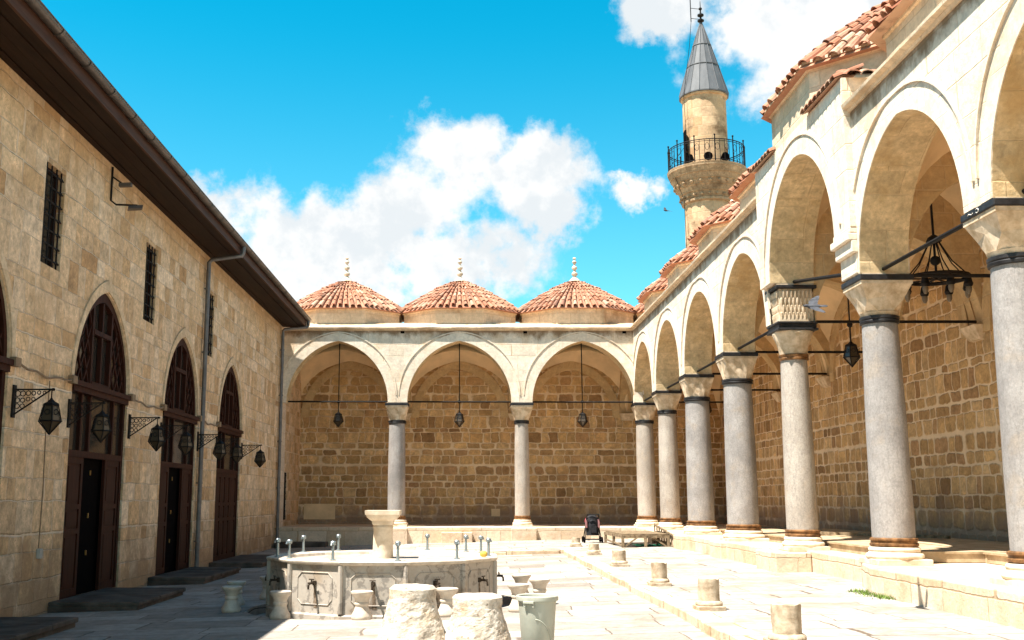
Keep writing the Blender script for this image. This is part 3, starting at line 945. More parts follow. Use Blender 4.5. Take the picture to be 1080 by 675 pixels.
def glassy(name, c):
    mt, g = mat(name); g.surface(c, 0.25, spec=0.5); return mt
M['lantern_glass'] = glassy('lantern_glass', (0.075, 0.055, 0.035))
wl = thing('wall_lantern', '', 'lantern', (0, 0, 0), 'wrought iron lanterns on the hall wall')
mb = MB()
mb.box(0.0, 0.025, -0.045, 0.045, -0.32, 0.12)
mb.bar((0.02, 0, 0.06), (0.53, 0, 0.06), 0.018, 0.020); mb.bar((0.02, 0, -0.28), (0.50, 0, 0.05), 0.016, 0.018)
for k in range(6):
    x = 0.06+0.072*k; r = 0.040*(1-0.10*k)
    for dzz in ((0.005, -0.085, -0.165) if k < 2 else ((0.01, -0.07) if k < 4 else (0.018,))):
        rr = r*(0.85 if dzz < -0.05 else 1)
        mb.tube([(x+rr*math.cos(q*PI/4), 0, dzz+rr*math.sin(q*PI/4)) for q in range(9)], 0.0065, 4)
mb.sphere((0.54, 0, 0.06), 0.025, 6, 4)
mb.build('bracket', 'iron', wl)
mb = MB(); mb.tube([(0.52, 0, 0.05), (0.52, 0, -0.07)], 0.009, 5); mb.build('chain', 'iron', wl)
mb = MB(); lantern_mesh(mb, -0.05, 0.80, 0.52, 0); ln = mb.build('lantern', 'iron', wl)
mb = MB(); lantern_glass(mb, -0.05, 0.79, 0.52, 0); mb.build('glass', 'lantern_glass', ln)
WLY = [(14.32, 'black wall lantern on the bracket at the left edge, against bare stone'),
       (16.36, 'black wall lantern at the left jamb of the nearest fully visible door'),
       (19.34, 'black wall lantern at the right jamb of the nearest fully visible door'),
       (21.38, 'black wall lantern at the left jamb of the door beside the downspout'),
       (24.36, 'black wall lantern at the right jamb of the middle door, behind the downspout'),
       (26.2, 'black wall lantern at the left jamb of the farthest hall door'),
       (29.2, 'small far black wall lantern right of the farthest hall door, against bare stone')]
for i, (yy, lab) in enumerate(WLY):
    o = wl if i == 0 else dup(wl, (HX, yy, 2.86))
    o.location = (HX, yy, 2.86); o['label'] = lab

# ------------------------------------------------------------------ back gallery + right gallery structure
SPZ, ARISE = 4.66, 2.08
FY = 35.50; FYB = 36.20
gal = thing('back_gallery', 'domed stone gallery with three pointed arches across the back of the courtyard', 'building', (0, 37.5, PZ))
CT = 7.10
BB = [(-4.27, 1.70), (-0.175, 1.745), (3.99, 1.715)]
w = Wall('Y', FY, FYB, -6.75, 5.70, SPZ, CT)
for c, hw in BB: w.arch(c, hw, SPZ, ARISE, 15)
mbw = w.mesh()
mbw.box(-6.75, -6.09, FY, FYB, PZ-0.05, SPZ-0.001)
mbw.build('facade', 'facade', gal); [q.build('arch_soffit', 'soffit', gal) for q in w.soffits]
mb = MB()
for c, hw in BB:
    arch_band(mb, 'Y', FY+0.01, FY-0.014, c, hw, SPZ, ARISE, 0.004, 0.27, 17)
mb.build('archivolt', 'voussoir', gal)
mb = MB()
for c, hw in BB:
    arch_band(mb, 'Y', FY+0.01, FY-0.026, c, hw, SPZ+0.25, ARISE-0.25, 0.27, 0.30, 17)
mb.build('arch_moulding', 'voussoir', gal)

def cornice(mb, plane, face, u0, u1, zt, out=1):
    """thin projecting slab with a rolled lip; 'out' is the direction of the front"""
    prof = [(0.0, zt-0.09), (0.03, zt-0.09), (0.05, zt-0.05), (0.12, zt-0.035), (0.125, zt+0.015), (0.10, zt+0.028), (-0.6, zt+0.27), (-0.6, zt-0.1)]
    rs = []
    nseg = max(2, int(abs(u1-u0)/0.5))
    for k in range(nseg+1):
        u = u0+(u1-u0)*k/nseg; ring = []
        for j, (d, z) in enumerate(prof):
            jit = 0.012*noise.noise(Vector((u*1.7, j, face))) if 1 < j < 6 else 0
            dd = face+out*(d+jit)
            ring.append((dd, u, z+jit) if plane == 'X' else (u, dd, z+jit))
        rs.append(ring)
    mb.rings(rs)
mb = MB(); cornice(mb, 'Y', FY, -6.75, 5.86, 7.18, -1); mb.build('cornice', 'drum', gal)
for x in (-4.27, -2.1, -0.17, 2.05, 3.99, 5.4):
    mb = MB(); mb.box(x-0.065, x+0.065, FY-0.004, FY+0.05, 6.995 if x in (-2.1, 2.05, 5.4) else 7.005, 7.075); mb.build('putlog_hole_shade', 'black', gal)  # black blocks on the face paint the shade inside the holes
# roof slab and back walls
mb = MB(); mb.box(-6.75, 5.75, 36.0, BY+0.5, 7.36, 7.44); mb.build('roof_slab', 'drum', gal)
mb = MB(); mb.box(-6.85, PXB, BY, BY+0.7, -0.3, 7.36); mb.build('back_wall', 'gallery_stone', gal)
for q in ((-5.9, -4.75, BY-0.02, BY+0.01, 0.74, 1.30), (0.98, 1.3, BY-0.02, BY+0.01, 0.85, 1.12)):
    mb = MB(); mb.box(*q); mb.build('plaster_patch', 'plaster', gal)
# blind arches on the back wall, transverse arches and corbels
mb = MB()
for c, hw in BB: arch_band(mb, 'Y', BY+0.01, BY-0.05, c, 1.52, SPZ-0.2, 1.80, 0.0, 0.30, 15)
mb.build('wall_arch', 'vault', gal)
for i, x in enumerate([-6.42, -2.27, 1.92, 6.06]):
    w = Wall('X', x-0.27, x+0.27, FYB, BY, SPZ-0.05, 7.35)
    w.arch((FYB+BY)/2, (BY-FYB)/2-0.02, SPZ-0.05, 1.72, 13)
    w.mesh().build('transverse_arch', 'vault', gal); [q.build('transverse_soffit', 'vault', gal) for q in w.soffits]
    mb = MB()
    if i: mb.add([(x-0.31, BY, SPZ-0.055), (x+0.31, BY, SPZ-0.055), (x+0.31, BY-0.22, SPZ-0.055), (x-0.31, BY-0.22, SPZ-0.055), (x-0.22, BY, SPZ-0.32), (x+0.22, BY, SPZ-0.32), (x+0.22, BY-0.08, SPZ-0.30), (x-0.22, BY-0.08, SPZ-0.30)],
           [(0, 1, 2, 3), (4, 5, 6, 7), (0, 1, 5, 4), (2, 3, 7, 6), (1, 2, 6, 5), (3, 0, 4, 7)]); mb.build('corbel', 'capital', gal)

def sail(x0, x1, y0, y1, zs, hz, n=14):
    """pendentive vault over a rectangular bay"""
    mb = MB()
    cx_, cy_, a, b = (x0+x1)/2, (y0+y1)/2, (x1-x0)/2, (y1-y0)/2
    vs = []
    for j in range(n+1):
        for i in range(n+1):
            p, q = -1+2*i/n, -1+2*j/n
            vs.append((cx_+a*p, cy_+b*q, zs+hz*math.sqrt(max(0, 2-p*p-q*q))))
    mb.add(vs, [(j*(n+1)+i, j*(n+1)+i+1, (j+1)*(n+1)+i+1, (j+1)*(n+1)+i) for j in range(n) for i in range(n)])
    return mb
XB = [(-6.30, -2.27), (-2.27, 1.92), (1.92, 6.06), (6.06, PX)]
for x0, x1 in XB: sail(x0, x1, FYB-0.02, BY, SPZ-0.1, 1.96).build('vault', 'plaster', gal, smooth=True)

# ---- tiled domes
def make_dome(apx, apy, zd0, ze, zt, parent, n0=62, dk=0.94):
    def R(phi, ap):
        q = (phi+PI/8) % (PI/4)-PI/8
        return ap/math.cos(q)
    def rad(phi, s, k=1.0):
        oct_ = R(phi, 1.0)
        bl = min(1, max(0, (s-0.35)/0.65))
        return s*(1+(oct_-1)*bl)
    def pt(phi, s, dzz=0.0, dr=0.0):
        r = rad(phi, s)+dr
        z = zt-(zt-ze)*(0.55*s**1.7+0.45*s)
        return Vector((apx*r*math.cos(phi), apy*r*math.sin(phi), z+dzz))
    mb = MB()       # drum
    def octr(k, z): return [(apx*k*R(PI/8+PI/4*i-PI/8+PI/8, 1)*math.cos(PI/8+PI/4*i), apy*k*R(PI/8+PI/4*i, 1)*math.sin(PI/8+PI/4*i), z) for i in range(8)]
    mb.rings([octr(dk, zd0), octr(dk, ze-0.15), octr(dk+0.02, ze-0.14), octr(dk+0.025, ze-0.07), octr(dk+0.045, ze-0.06), octr(dk+0.045, ze-0.01)], True, False, True)
    drum = mb.build('tiled_dome', 'drum', parent)
    mb = MB()
    # bed surface
    nn = 64
    rs = []
    for s in (1.05, 0.9, 0.8, 0.7, 0.6, 0.5, 0.4, 0.3, 0.2, 0.1, 0.02):
        rs.append([pt(2*PI*i/nn, s, -0.012) for i in range(nn)])
    mb.t = 0.05
    mb.rings(rs, True, True, True)
    courses = []
    s = 1.03
    slant = math.hypot((apx+apy)/2, zt-ze)
    nc = max(7, int(slant/0.29))
    ss = [1.035-(1.035-0.07)*k/nc for k in range(nc+1)]
    rnd = random.Random(5)
    tiles = []
    for k in range(nc):
        sa, sb = ss[k], ss[k+1]-0.02
        n = n0 if sa > 0.52 else (int(n0*0.62) if sa > 0.27 else int(n0*0.36))
        for i in range(n):
            tiles.append((k, sa, max(sb, 0.03), n, 2*PI*(i+0.5)/n))
    for k, sa, sb, n, phi in tiles:
        mb.t = rnd.random()
        ph = phi+rnd.uniform(-0.006, 0.006)
        jz = rnd.uniform(-0.010, 0.014); js = rnd.uniform(-0.020, 0.020)
        ends = []
        for s_, up in ((sa+js, 0.034), (sb, 0.004)):
            c0 = pt(ph, s_, 0.0); ca = pt(ph-PI/n, s_); cb = pt(ph+PI/n, s_)
            tv = (cb-ca); wd = tv.length*0.5; tv.normalize()
            dn = (pt(ph, s_-0.02)-pt(ph, s_)).normalized()
            nv = tv.cross(dn); 
            if nv.z < 0: nv = -nv
            hw_ = wd*(0.70 if up > 0.02 else 0.58)
            h_ = min(0.090, wd*0.85)
            ring = []
            for q in range(7):
                aa = PI*q/6
                ring.append(c0+tv*(-hw_*math.cos(aa))+nv*(h_*math.sin(aa)+up+jz-0.01))
            ends.append(ring)
        mb.rings(ends, False, False, False)
        # thickness at the lower lip
        inn = [p-(nv*0.018) for p in ends[0]]
        mb.rings([ends[0], inn], False, False, False)
    mb.build('roof_tiles', 'tile', drum, tone=True)
    mb = MB()       # finial: stacked turned stone
    z = zt-0.03
    mb.lathe(0, 0, [(0.20, z), (0.17, z+0.06), (0.075, z+0.15), (0.055, z+0.20), (0.105, z+0.24), (0.115, z+0.29), (0.06, z+0.35), (0.042, z+0.42), (0.095, z+0.47), (0.10, z+0.52), (0.045, z+0.58),
                     (0.035, z+0.64), (0.075, z+0.69), (0.078, z+0.73), (0.035, z+0.79), (0.025, z+0.83)], 12)
    mb.lathe(0, 0, [(0.05, z+0.83), (0.065, z+0.855), (0.04, z+0.89)], 10)
    mb.build('finial', 'limestone', drum, smooth=True)
    return drum

def dup_part(o, parent, loc):
    c = o.copy(); COL.objects.link(c); c.parent = parent
    c.matrix_parent_inverse = Matrix.Translation(-Vector(parent.location)); c.location = loc
    for ch in kids(o):
        d = ch.copy(); COL.objects.link(d); d.parent = c
    return c
DZ = 7.45
dome = make_dome(2.09, 1.92, DZ-0.1, 8.02, 9.27, gal)
DOMEC = [(-4.27, 37.70), (-0.17, 37.70), (3.99, 37.70)]
dome.location = (*DOMEC[0], 0)
for k, c in enumerate(DOMEC[1:]): dup_part(dome, gal, (*c, 0)).rotation_euler = (0, 0, PI*(k == 0))

# ---------------- right gallery
rg = thing('side_gallery', 'sunlit stone gallery of tall arches with tiled domes along the right side', 'building', (8, 18, PZ))
FX = 5.70; FXB = 6.40
def bay(i): return (COLY[i]+COLY[i+1])/2, abs(COLY[i]-COLY[i+1])/2-0.33
w1 = Wall('X', FX, FXB, 19.73, 36.2, SPZ, CT)
RR = 1.80
bays1 = []
for i in range(4):
    c, hw = bay(i)
    if i == 3: c, hw = (19.78+COLY[3]-0.33)/2, (COLY[3]-0.33-19.78)/2
    w1.arch(c, hw, SPZ, RR, 15); bays1.append((c, hw))
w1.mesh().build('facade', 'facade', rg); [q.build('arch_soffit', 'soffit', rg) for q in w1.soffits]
PF = 5.60            # portal block stands proud
c5, hw5 = bay(4)
w2 = Wall('X', PF, FXB, 14.97, 19.73, 5.36, 7.64)
w2.arch(c5, hw5, 5.36, 1.82, 15)
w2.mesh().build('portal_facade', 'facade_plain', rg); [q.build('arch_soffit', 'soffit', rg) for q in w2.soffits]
w3 = Wall('X', FX, FXB, -2.0, 14.97, SPZ, CT)
bays3 = []
for i in range(5, 8):
    c, hw = bay(i); w3.arch(c, hw, SPZ, RR, 15); bays3.append((c, hw))
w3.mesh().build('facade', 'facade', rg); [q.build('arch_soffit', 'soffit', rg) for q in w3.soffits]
mb = MB(); mo = MB()
for c, hw in bays1+bays3:
    arch_band(mb, 'X', FX+0.01, FX-0.012, c, hw, SPZ, RR, 0.004, 0.26, 17)
    arch_band(mo, 'X', FX+0.01, FX-0.032, c, hw, SPZ+0.3, RR-0.3, 0.26, 0.295, 17)
arch_band(mb, 'X', PF+0.01, PF-0.012, c5, hw5, 5.36, 1.82, 0.004, 0.26, 17)
arch_band(mo, 'X', PF+0.01, PF-0.032, c5, hw5, 5.5, 1.70, 0.26, 0.305, 17)
mb.build('archivolt', 'voussoir', rg); mo.build('arch_moulding', 'voussoir', rg)
mb = MB(); cornice(mb, 'X', FX, 19.73, 35.33, 7.18, -1); cornice(mb, 'X', FX, 3.0, 14.97, 7.18, -1); mb.build('cornice', 'drum', rg)
mb = MB(); mb.box(6.2, PXB, 3.0, 15.0, 7.36, 7.44); mb.box(6.2, PXB, 19.7, 36.0, 7.36, 7.44); mb.box(5.76, PXB, 36.0, BY+0.5, 7.36, 7.441); mb.build('roof_slab', 'drum', rg)
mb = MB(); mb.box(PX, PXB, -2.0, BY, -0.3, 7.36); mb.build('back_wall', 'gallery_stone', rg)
mb = MB(); mb.box(FXB+0.003, 9.9, 14.98, 15.2, 6.6, 7.63); mb.box(FXB+0.003, 9.9, 19.5, 19.72, 6.6, 7.63); mb.box(9.6, 9.9, 15.2, 19.5, 7.3, 7.63); mb.build('portal_block', 'facade_plain', rg)
mb = MB()            # blind arches and cross arches
for c, hw in bays1+[(c5, hw5)]+bays3: arch_band(mb, 'X', PX+0.01, PX-0.05, c, 1.50, SPZ-0.2, 1.78, 0.0, 0.30, 15)
mb.build('wall_arch', 'vault', rg)
for y in COLY[:-1]:
    w = Wall('Y', y-0.27, y+0.27, FXB, PX, SPZ-0.05, 7.35)
    w.arch((FXB+PX)/2, (PX-FXB)/2-0.02, SPZ-0.05, 1.70, 13)
    w.mesh().build('transverse_arch', 'vault', rg); [q.build('transverse_soffit', 'vault', rg) for q in w.soffits]
    mb = MB()
    mb.add([(PX, y-0.31, SPZ-0.055), (PX, y+0.31, SPZ-0.055), (PX-0.22, y+0.31, SPZ-0.055), (PX-0.22, y-0.31, SPZ-0.055), (PX, y-0.22, SPZ-0.32), (PX, y+0.22, SPZ-0.32), (PX-0.08, y+0.22, SPZ-0.30), (PX-0.08, y-0.22, SPZ-0.30)],
           [(0, 1, 2, 3), (4, 5, 6, 7), (0, 1, 5, 4), (2, 3, 7, 6), (1, 2, 6, 5), (3, 0, 4, 7)])
    mb.build('corbel', 'capital', rg)
for i in range(len(COLY)-1):
    up = 1.6 if i == 4 else 0
    sail(FXB-0.02, PX, COLY[i+1], COLY[i], SPZ-0.1+up*0.4, 1.96).build('vault', 'plaster', rg, smooth=True)
sd = make_dome(1.92, 2.05, DZ-0.1, 8.02, 9.27, rg)
SDC = [(7.76, (COLY[i]+COLY[i+1])/2) for i in (0, 1, 2, 3, 5, 6, 7)]+[(7.9, 37.70)]
sd.location = (*SDC[0], 0)
for k, c in enumerate(SDC[1:]): dup_part(sd, rg, (*c, 0)).rotation_euler = (0, 0, PI*(k % 2))
bd = make_dome(2.62, 2.62, 7.3, 8.50, 10.35, rg, 70, 0.985)
bd.location = (8.20, c5+0.15, 0)
# little tile copings on the shoulders of the portal block
def coping(p0, p1, outv, n, parent, depth=0.34):
    mb = MB(); rnd = random.Random(9)
    p0, p1, outv = Vector(p0), Vector(p1), Vector(outv)
    tv = (p1-p0); L = tv.length; tv.normalize()
    for i in range(n):
        mb.t = rnd.random()
        c = p0+tv*(L*(i+0.5)/n); hw_ = L/n*0.55
        ends = []
        for d, z in ((0.12, -0.05), (-depth, 0.14)):
            ends.append([c+outv*d+tv*(-hw_*math.cos(PI*q/6))+Vector((0, 0, z+0.075*math.sin(PI*q/6)+rnd.uniform(-.004, .004))) for q in range(7)])
        mb.rings(ends, False, False, False)
        mb.rings([ends[0], [p-Vector((0, 0, 0.02)) for p in ends[0]]], False, False, False)
    mb.t = 0.1
    a, b = p0+outv*0.10-Vector((0, 0, 0.06)), p1+outv*0.10-Vector((0, 0, 0.06))
    c, d = p1-outv*depth+Vector((0, 0, 0.13)), p0-outv*depth+Vector((0, 0, 0.13))
    mb.quad(a, b, c, d)
    return mb.build('coping_tiles', 'tile', parent, tone=True)
coping((PF+0.02, 15.0, 7.70), (PF, 16.55, 7.70), (-1, 0, 0), 8, rg)
coping((PF+0.02, 18.4, 7.70), (PF, 19.7, 7.70), (-1, 0, 0), 7, rg)
coping((PF+0.05, 14.97, 7.70), (PF+1.9, 14.97, 7.70), (0, -1, 0), 9, rg)
coping((PF+0.05, 19.73, 7.70), (PF+1.9, 19.73, 7.70), (0, 1, 0), 9, rg)

# iron tie rods
mb = MB(); mb.tube([(-6.05, FY+0.35, 4.72), (6.0, FY+0.35, 4.70)], 0.028, 8); mb.build('tie_rod', 'iron', gal)
mb = MB()
for a, b in ((19.4, 35.8), (3.4, 15.3)): mb.tube([(CX-0.02, a, 4.73), (CX-0.02, b, 4.73)], 0.030, 8)
mb.tube([(CX-0.02, 15.3, 4.78), (CX-0.02, 19.4, 5.44)], 0.032, 8)
mb.build('tie_rod', 'iron', rg)
mb = MB()
for y in COLY: mb.tube([(CX, y, 4.70), (PX, y, 4.70)], 0.028, 8)
mb.build('tie_rod', 'iron', rg)

# ------------------------------------------------------------------ columns
def rounded_sq(h, z, cx_, cy_, n=16, k=6.0):
    pts = []
    for i in range(n):
        a = 2*PI*(i+0.5)/n if False else 2*PI*i/n
        c, s = math.cos(a), math.sin(a)
        m_ = max(abs(c), abs(s))
        pts.append((cx_+h*c/m_, cy_+h*s/m_, z))
    return pts

def column(x, y, rb, rt, label, shaft='shaft_grey', zb=PZ, ztop=4.02, cap='chevron', bandz=True, mark=False):
    t = thing('column', label, 'column', (x, y, zb), 'marble columns of the arcades')
    mb = MB()       # stone base: plinth and torus mouldings
    pl = rb*1.30
    mb.box(x-pl, x+pl, y-pl, y+pl, zb-0.01, zb+0.07)
    mb.lathe(x, y, [(rb*1.30, zb+0.068), (rb*1.36, zb+0.10), (rb*1.31, zb+0.135), (rb*1.20, zb+0.15), (rb*1.17, zb+0.17), (rb*1.21, zb+0.19), (rb*1.18, zb+0.215), (rb*1.06, zb+0.24)], 32)
    mb.build('base', 'limestone', t, smooth=True, bevel=0.008)
    mb = MB()
    mb.lathe(x, y, [(rb*1.06, zb+0.235), (rb*1.13, zb+0.25), (rb*1.13, zb+0.275), (rb*1.07, zb+0.285), (rb*1.07, zb+0.315), (rb*1.12, zb+0.325), (rb*1.11, zb+0.345), (rb*1.02, zb+0.36)], 32)
    mb.build('base_ring', 'bronze', t, smooth=True)
    mb = MB(); prof = []
    for k in range(15):
        s = k/14; r = rb+(rt-rb)*s+0.012*math.sin(PI*s)
        prof.append((r, zb+0.35+(ztop-zb-0.35)*s))
    rs = []
    for r, z in prof:
        rs.append([(x+(r+0.004*noise.noise(Vector((3*math.cos(2*PI*i/36)+x, 3*math.sin(2*PI*i/36)+y, z*1.3))))*math.cos(2*PI*i/36), y+(r+0.004*noise.noise(Vector((3*math.cos(2*PI*i/36)+x, 3*math.sin(2*PI*i/36)+y, z*1.3))))*math.sin(2*PI*i/36), z) for i in range(36)])
    mb.rings(rs); mb.build('shaft', shaft, t, smooth=True)
    mb = MB(); mb.lathe(x, y, [(rt*1.02, ztop-0.055), (rt*1.11, ztop-0.045), (rt*1.13, ztop-0.015), (rt*1.08, ztop), (rt*1.13, ztop+0.015), (rt*1.13, ztop+0.05), (rt*1.04, ztop+0.06)], 32)
    mb.build('neck_ring', 'lead_band' if cap != 'double' else 'bronze', t, smooth=True)
    H = 0.375
    zc0 = ztop+0.055; zc1 = 4.56
    def circ(r, z, n=16): return [(x+r*math.cos(2*PI*i/n), y+r*math.sin(2*PI*i/n), z) for i in range(n)]
    mb = MB()
    if cap in ('chevron', 'fold'):
        # belts of flat triangular facets turning the circle into a square
        def sqp(n, h, z, ph=0.0):
            out = []
            for i in range(n):
                a = 2*PI*i/n+ph; c, s = math.cos(a), math.sin(a); m_ = max(abs(c), abs(s))
                out.append((x+h*c/m_, y+h*s/m_, z))
            return out
        def pol(n, r, z, ph=0.0): return [(x+r*math.cos(2*PI*i/n+ph), y+r*math.sin(2*PI*i/n+ph), z) for i in range(n)]
        def belt(A, B_):
            n = len(A); o = len(mb.v); mb.v += A+B_
            for i in range(n):
                j = (i+1) % n
                mb.f += [(o+i, o+n+j, o+n+i), (o+i, o+j, o+n+j)]; mb.tone += [.5, .5]
        zt2 = zc1-0.05
        if cap == 'fold':
            h2 = PI/8
            zm = zc0+(zt2-zc0)*0.12
            A = pol(8, rt*1.10, zm, -h2); B_ = sqp(8, H*0.97, zt2, 0.0)
            mid = []
            for k in range(8):        # creases: mid vertices pulled in on the sides, out on the corners
                a = 2*PI*k/8; rr_ = (rt*1.10+H*(0.97 if k % 2 == 0 else 1.37))*0.5*(0.98 if k % 2 == 0 else 0.95)
                mid.append((x+rr_*math.cos(a), y+rr_*math.sin(a), zm+(zt2-zm)*(0.55 if k % 2 == 0 else 0.45)))
            o = len(mb.v); mb.v += A+mid+B_
            for k in range(8):
                j = (k+1) % 8
                a0, a1, m0_, m1_, b0, b1 = o+k, o+j, o+8+k, o+8+j, o+16+k, o+16+j
                for tri in ((a0, a1, m0_), (a1, m1_, m0_), (m0_, m1_, b0), (m1_, b1, b0)): mb.f.append(tri); mb.tone.append(.5)
            mb.lathe(x, y, [(rt*1.03, zc0), (rt*1.12, zm+0.002)], 24)
        else:
            n = 16
            A = pol(n, rt*1.04, zc0); T = sqp(n, H*0.97, zt2)
            mid = []
            for k in range(n):       # zigzag ridge: low points stand proud, high points sit back
                f_ = 0.30 if k % 2 else 0.74
                p0, p1 = Vector(A[k]), Vector(T[k]); p = p0.lerp(p1, f_)
                d = Vector((p.x-x, p.y-y, 0)).normalized()*(0.010 if k % 2 else -0.024)
                mid.append(tuple(p+d))
            o = len(mb.v); mb.v += A+mid+T
            for k in range(n):
                j2 = (k+1) % n
                a0, a1, m0_, m1_, b0, b1 = o+k, o+j2, o+n+k, o+n+j2, o+2*n+k, o+2*n+j2
                mb.f += [(a0, a1, m0_), (a1, m1_, m0_), (m0_, m1_, b0), (m1_, b1, b0)]; mb.tone += [.5]*4
        mb.box(x-H*0.99, x+H*0.99, y-H*0.99, y+H*0.99, zt2-0.004, zc1)
        mb.build('capital', 'capital', t)
        mb = MB(); mb.box(x-H-0.015, x+H+0.015, y-H-0.015, y+H+0.015, zc1+0.002, zc1+0.085)
        mb.build('impost_band', 'lead_band', t, bevel=0.012)
        mb = MB(); mb.box(x-H+0.04, x+H-0.04, y-H+0.04, y+H-0.04, zc1+0.08, SPZ+0.01); mb.build('impost', 'capital', t)
    else:
        # plain flared block, black band, carved upper block, black band
        mb.rings([circ(rt*1.05, zc0, 32), circ(rt*1.2, zc0+0.18, 32), circ(rt*1.55, zc0+0.38, 32), [(x+min(0.37, 0.355/max(abs(math.cos(2*PI*i/32)), abs(math.sin(2*PI*i/32)))*0.97)*math.cos(2*PI*i/32), y+min(0.37, 0.355/max(abs(math.cos(2*PI*i/32)), abs(math.sin(2*PI*i/32)))*0.97)*math.sin(2*PI*i/32), zc1-0.06) for i in range(32)]])
        mb.build('capital', 'capital', t, smooth=True)
        mb = MB()
        for z in (zc1-0.07, zc1+0.05): mb.box(x-0.37, x+0.37, y-0.37, y+0.37, z, z+0.04)
        mb.box(x-0.345, x+0.345, y-0.345, y+0.345, zc1-0.03, zc1+0.055)
        mb.build('lower_band', 'lead_band', t, bevel=0.01)
        mb = MB(); z0 = zc1+0.095; z1 = 5.26
        mb.box(x-0.305, x+0.305, y-0.305, y+0.305, z0, z1)
        # rows of small niches
        for r in range(4):
            zz = z0+0.04+(z1-z0-0.08)*r/4; e = 0.302+0.012*r
            nn = 8
            for k in range(nn):
                for ax in range(4):
                    q = -0.27+0.54*(k+0.5*(r % 2))/(nn-0.5)
                    ca, sa = (1, 0, -1, 0)[ax], (0, 1, 0, -1)[ax]
                    cx_, cy_ = x+ca*e-sa*q, y+sa*e+ca*q
                    mb.lathe(cx_, cy_, [(0.006, zz), (0.018, zz+0.06), (0.024, zz+0.12), (0.016, zz+0.13)], 6)
        mb.build('upper_capital', 'capital', t)
        mb = MB(); mb.box(x-0.375, x+0.375, y-0.375, y+0.375, z1+0.002, z1+0.065); mb.build('impost_band', 'lead_band', t, bevel=0.012)
        mb = MB(); mb.box(x-0.35, x+0.34, y-0.328, y+0.328, z1+0.06, 5.357); mb.build('impost', 'capital', t)
    if mark:
        m2 = MB(); xf = x-H-0.0165
        pts = [(xf-0.003, y-0.02-0.035*math.cos(a), zc1+0.043+0.022*math.sin(a)) for a in [math.radians(q) for q in range(-130, 131, 20)]]
        m2.tube(pts, 0.005, 4)
        m2.tube([(xf-0.003, y+0.20-0.03*k, zc1+0.04+0.009*math.sin(k*1.6)) for k in range(5)], 0.005, 4)
        m2.build('painted_mark', 'white_paint', t)
    return t

column(COLX[0], CY, 0.29, 0.265, 'slender grey column of the back arcade, between its left and middle arch')
column(COLX[1], CY, 0.245, 0.225, 'slimmest pale column of the back arcade, between its middle and right arch', 'shaft_warm')
CL = ['corner column where the back arcade meets the right arcade, farthest of the right row',
      'second column of the right arcade from the back corner, beside the wooden stage',
      'third column of the right arcade from the back corner, thick grey shaft',
      'thick grey column just left of the column with the double carved capital',
      'pale speckled column with a double carved capital and several black bands',
      'tall grey column on the raised platform corner in front of the near gallery wall',
      'large grey column cut by the right edge of the photo']
CR = [(0.30, 0.28), (0.285, 0.26), (0.335, 0.30), (0.335, 0.30), (0.275, 0.235), (0.29, 0.245), (0.30, 0.26), (0.29, 0.26)]
CM = ['shaft_warm', 'shaft_warm', 'shaft_grey', 'shaft_grey', 'shaft_warm', 'shaft_grey', 'shaft_grey', 'shaft_grey']
for i in range(7):
    rb, rt = CR[i]
    column(CX, COLY[i], rb, rt, CL[i], CM[i], PZ-0.004 if i < 6 else PZ-0.012, 4.02, 'double' if i == 4 else ('fold' if i in (5, 6) else 'chevron'), mark=(i == 6))
# raised corbel stack carrying the portal arch at the near side
mb = MB()
mb.box(5.66, 6.44, 15.0, 15.63, SPZ+0.012, 4.98); mb.box(5.60, 6.44, 14.975, 15.67, 4.98, 5.16); mb.box(5.55, 6.44, 14.975, 15.72, 5.16, 5.27); mb.box(5.58, 6.42, 14.975, 15.66, 5.27, 5.362)
mb.build('portal_corbel', 'voussoir', rg, bevel=0.015)

# pedestals below the columns on the platform face
mb = MB()
for x in COLX: mb.box(x-0.42, x+0.42, 34.86, 35.35, -0.1, PZ-0.02)
for y in COLY[:4]: mb.box(5.42, 5.9, y-0.5, y+0.5, 0.05, PZ-0.016)
mb.box(5.36, 5.99, 18.75, 20.0, 0.05, PZ-0.02)
struct(mb.build('column_pedestals', 'platform', bevel=0.02))
tag((lambda m_: (m_.box(-0.75, 0.25, 34.6, 34.99, 0.05, 0.42), m_.build('stone_block', 'platform', bevel=0.02))[1])(MB()), 'pale stone step block against the back platform below the middle arch', 'stone block')
tag((lambda m_: (m_.box(-6.0, -4.4, 34.3, 34.99, -0.2, 0.12), m_.build('stone_block', 'dark_slab', bevel=0.02))[1])(MB()), 'dark shaded step block against the back platform beside the hall corner', 'stone block')

# timber floor decks lying on the right gallery platform
DK = [(6.45, 9.42, 15.45, 19.22, 'wooden floor deck in the portal bay behind the double-capital column'),
      (6.47, 9.42, 19.28, 23.3, 'wooden floor deck behind the thick grey column beside the portal'),
      (6.45, 9.42, 23.36, 27.4, 'wooden floor deck behind the third column from the back corner'),
      (7.35, 9.42, 8.0, 15.4, 'long wooden floor deck at the foot of the near gallery wall')]
for x0, x1, y0, y1, lab in DK:
    mb = MB()
    nb = int((y1-y0)/0.16)
    for k in range(nb):
        a = y0+(y1-y0)*k/nb; mb.box(x0, x1, a+0.003, a+(y1-y0)/nb-0.003, PZ+0.12, PZ+0.15)
    mb.box(x0+0.02, x1-0.02, y0+0.02, y0+0.07, PZ-0.002, PZ+0.12); mb.box(x0+0.02, x1-0.02, y1-0.07, y1-0.02, PZ-0.002, PZ+0.12)
    mb.box(x0+0.03, x0+0.08, y0+0.07, y1-0.07, PZ-0.002, PZ+0.12)
    tag(mb.build('floor_deck', 'floor_wood'), lab, 'deck', 'wooden floor decks in the side gallery')
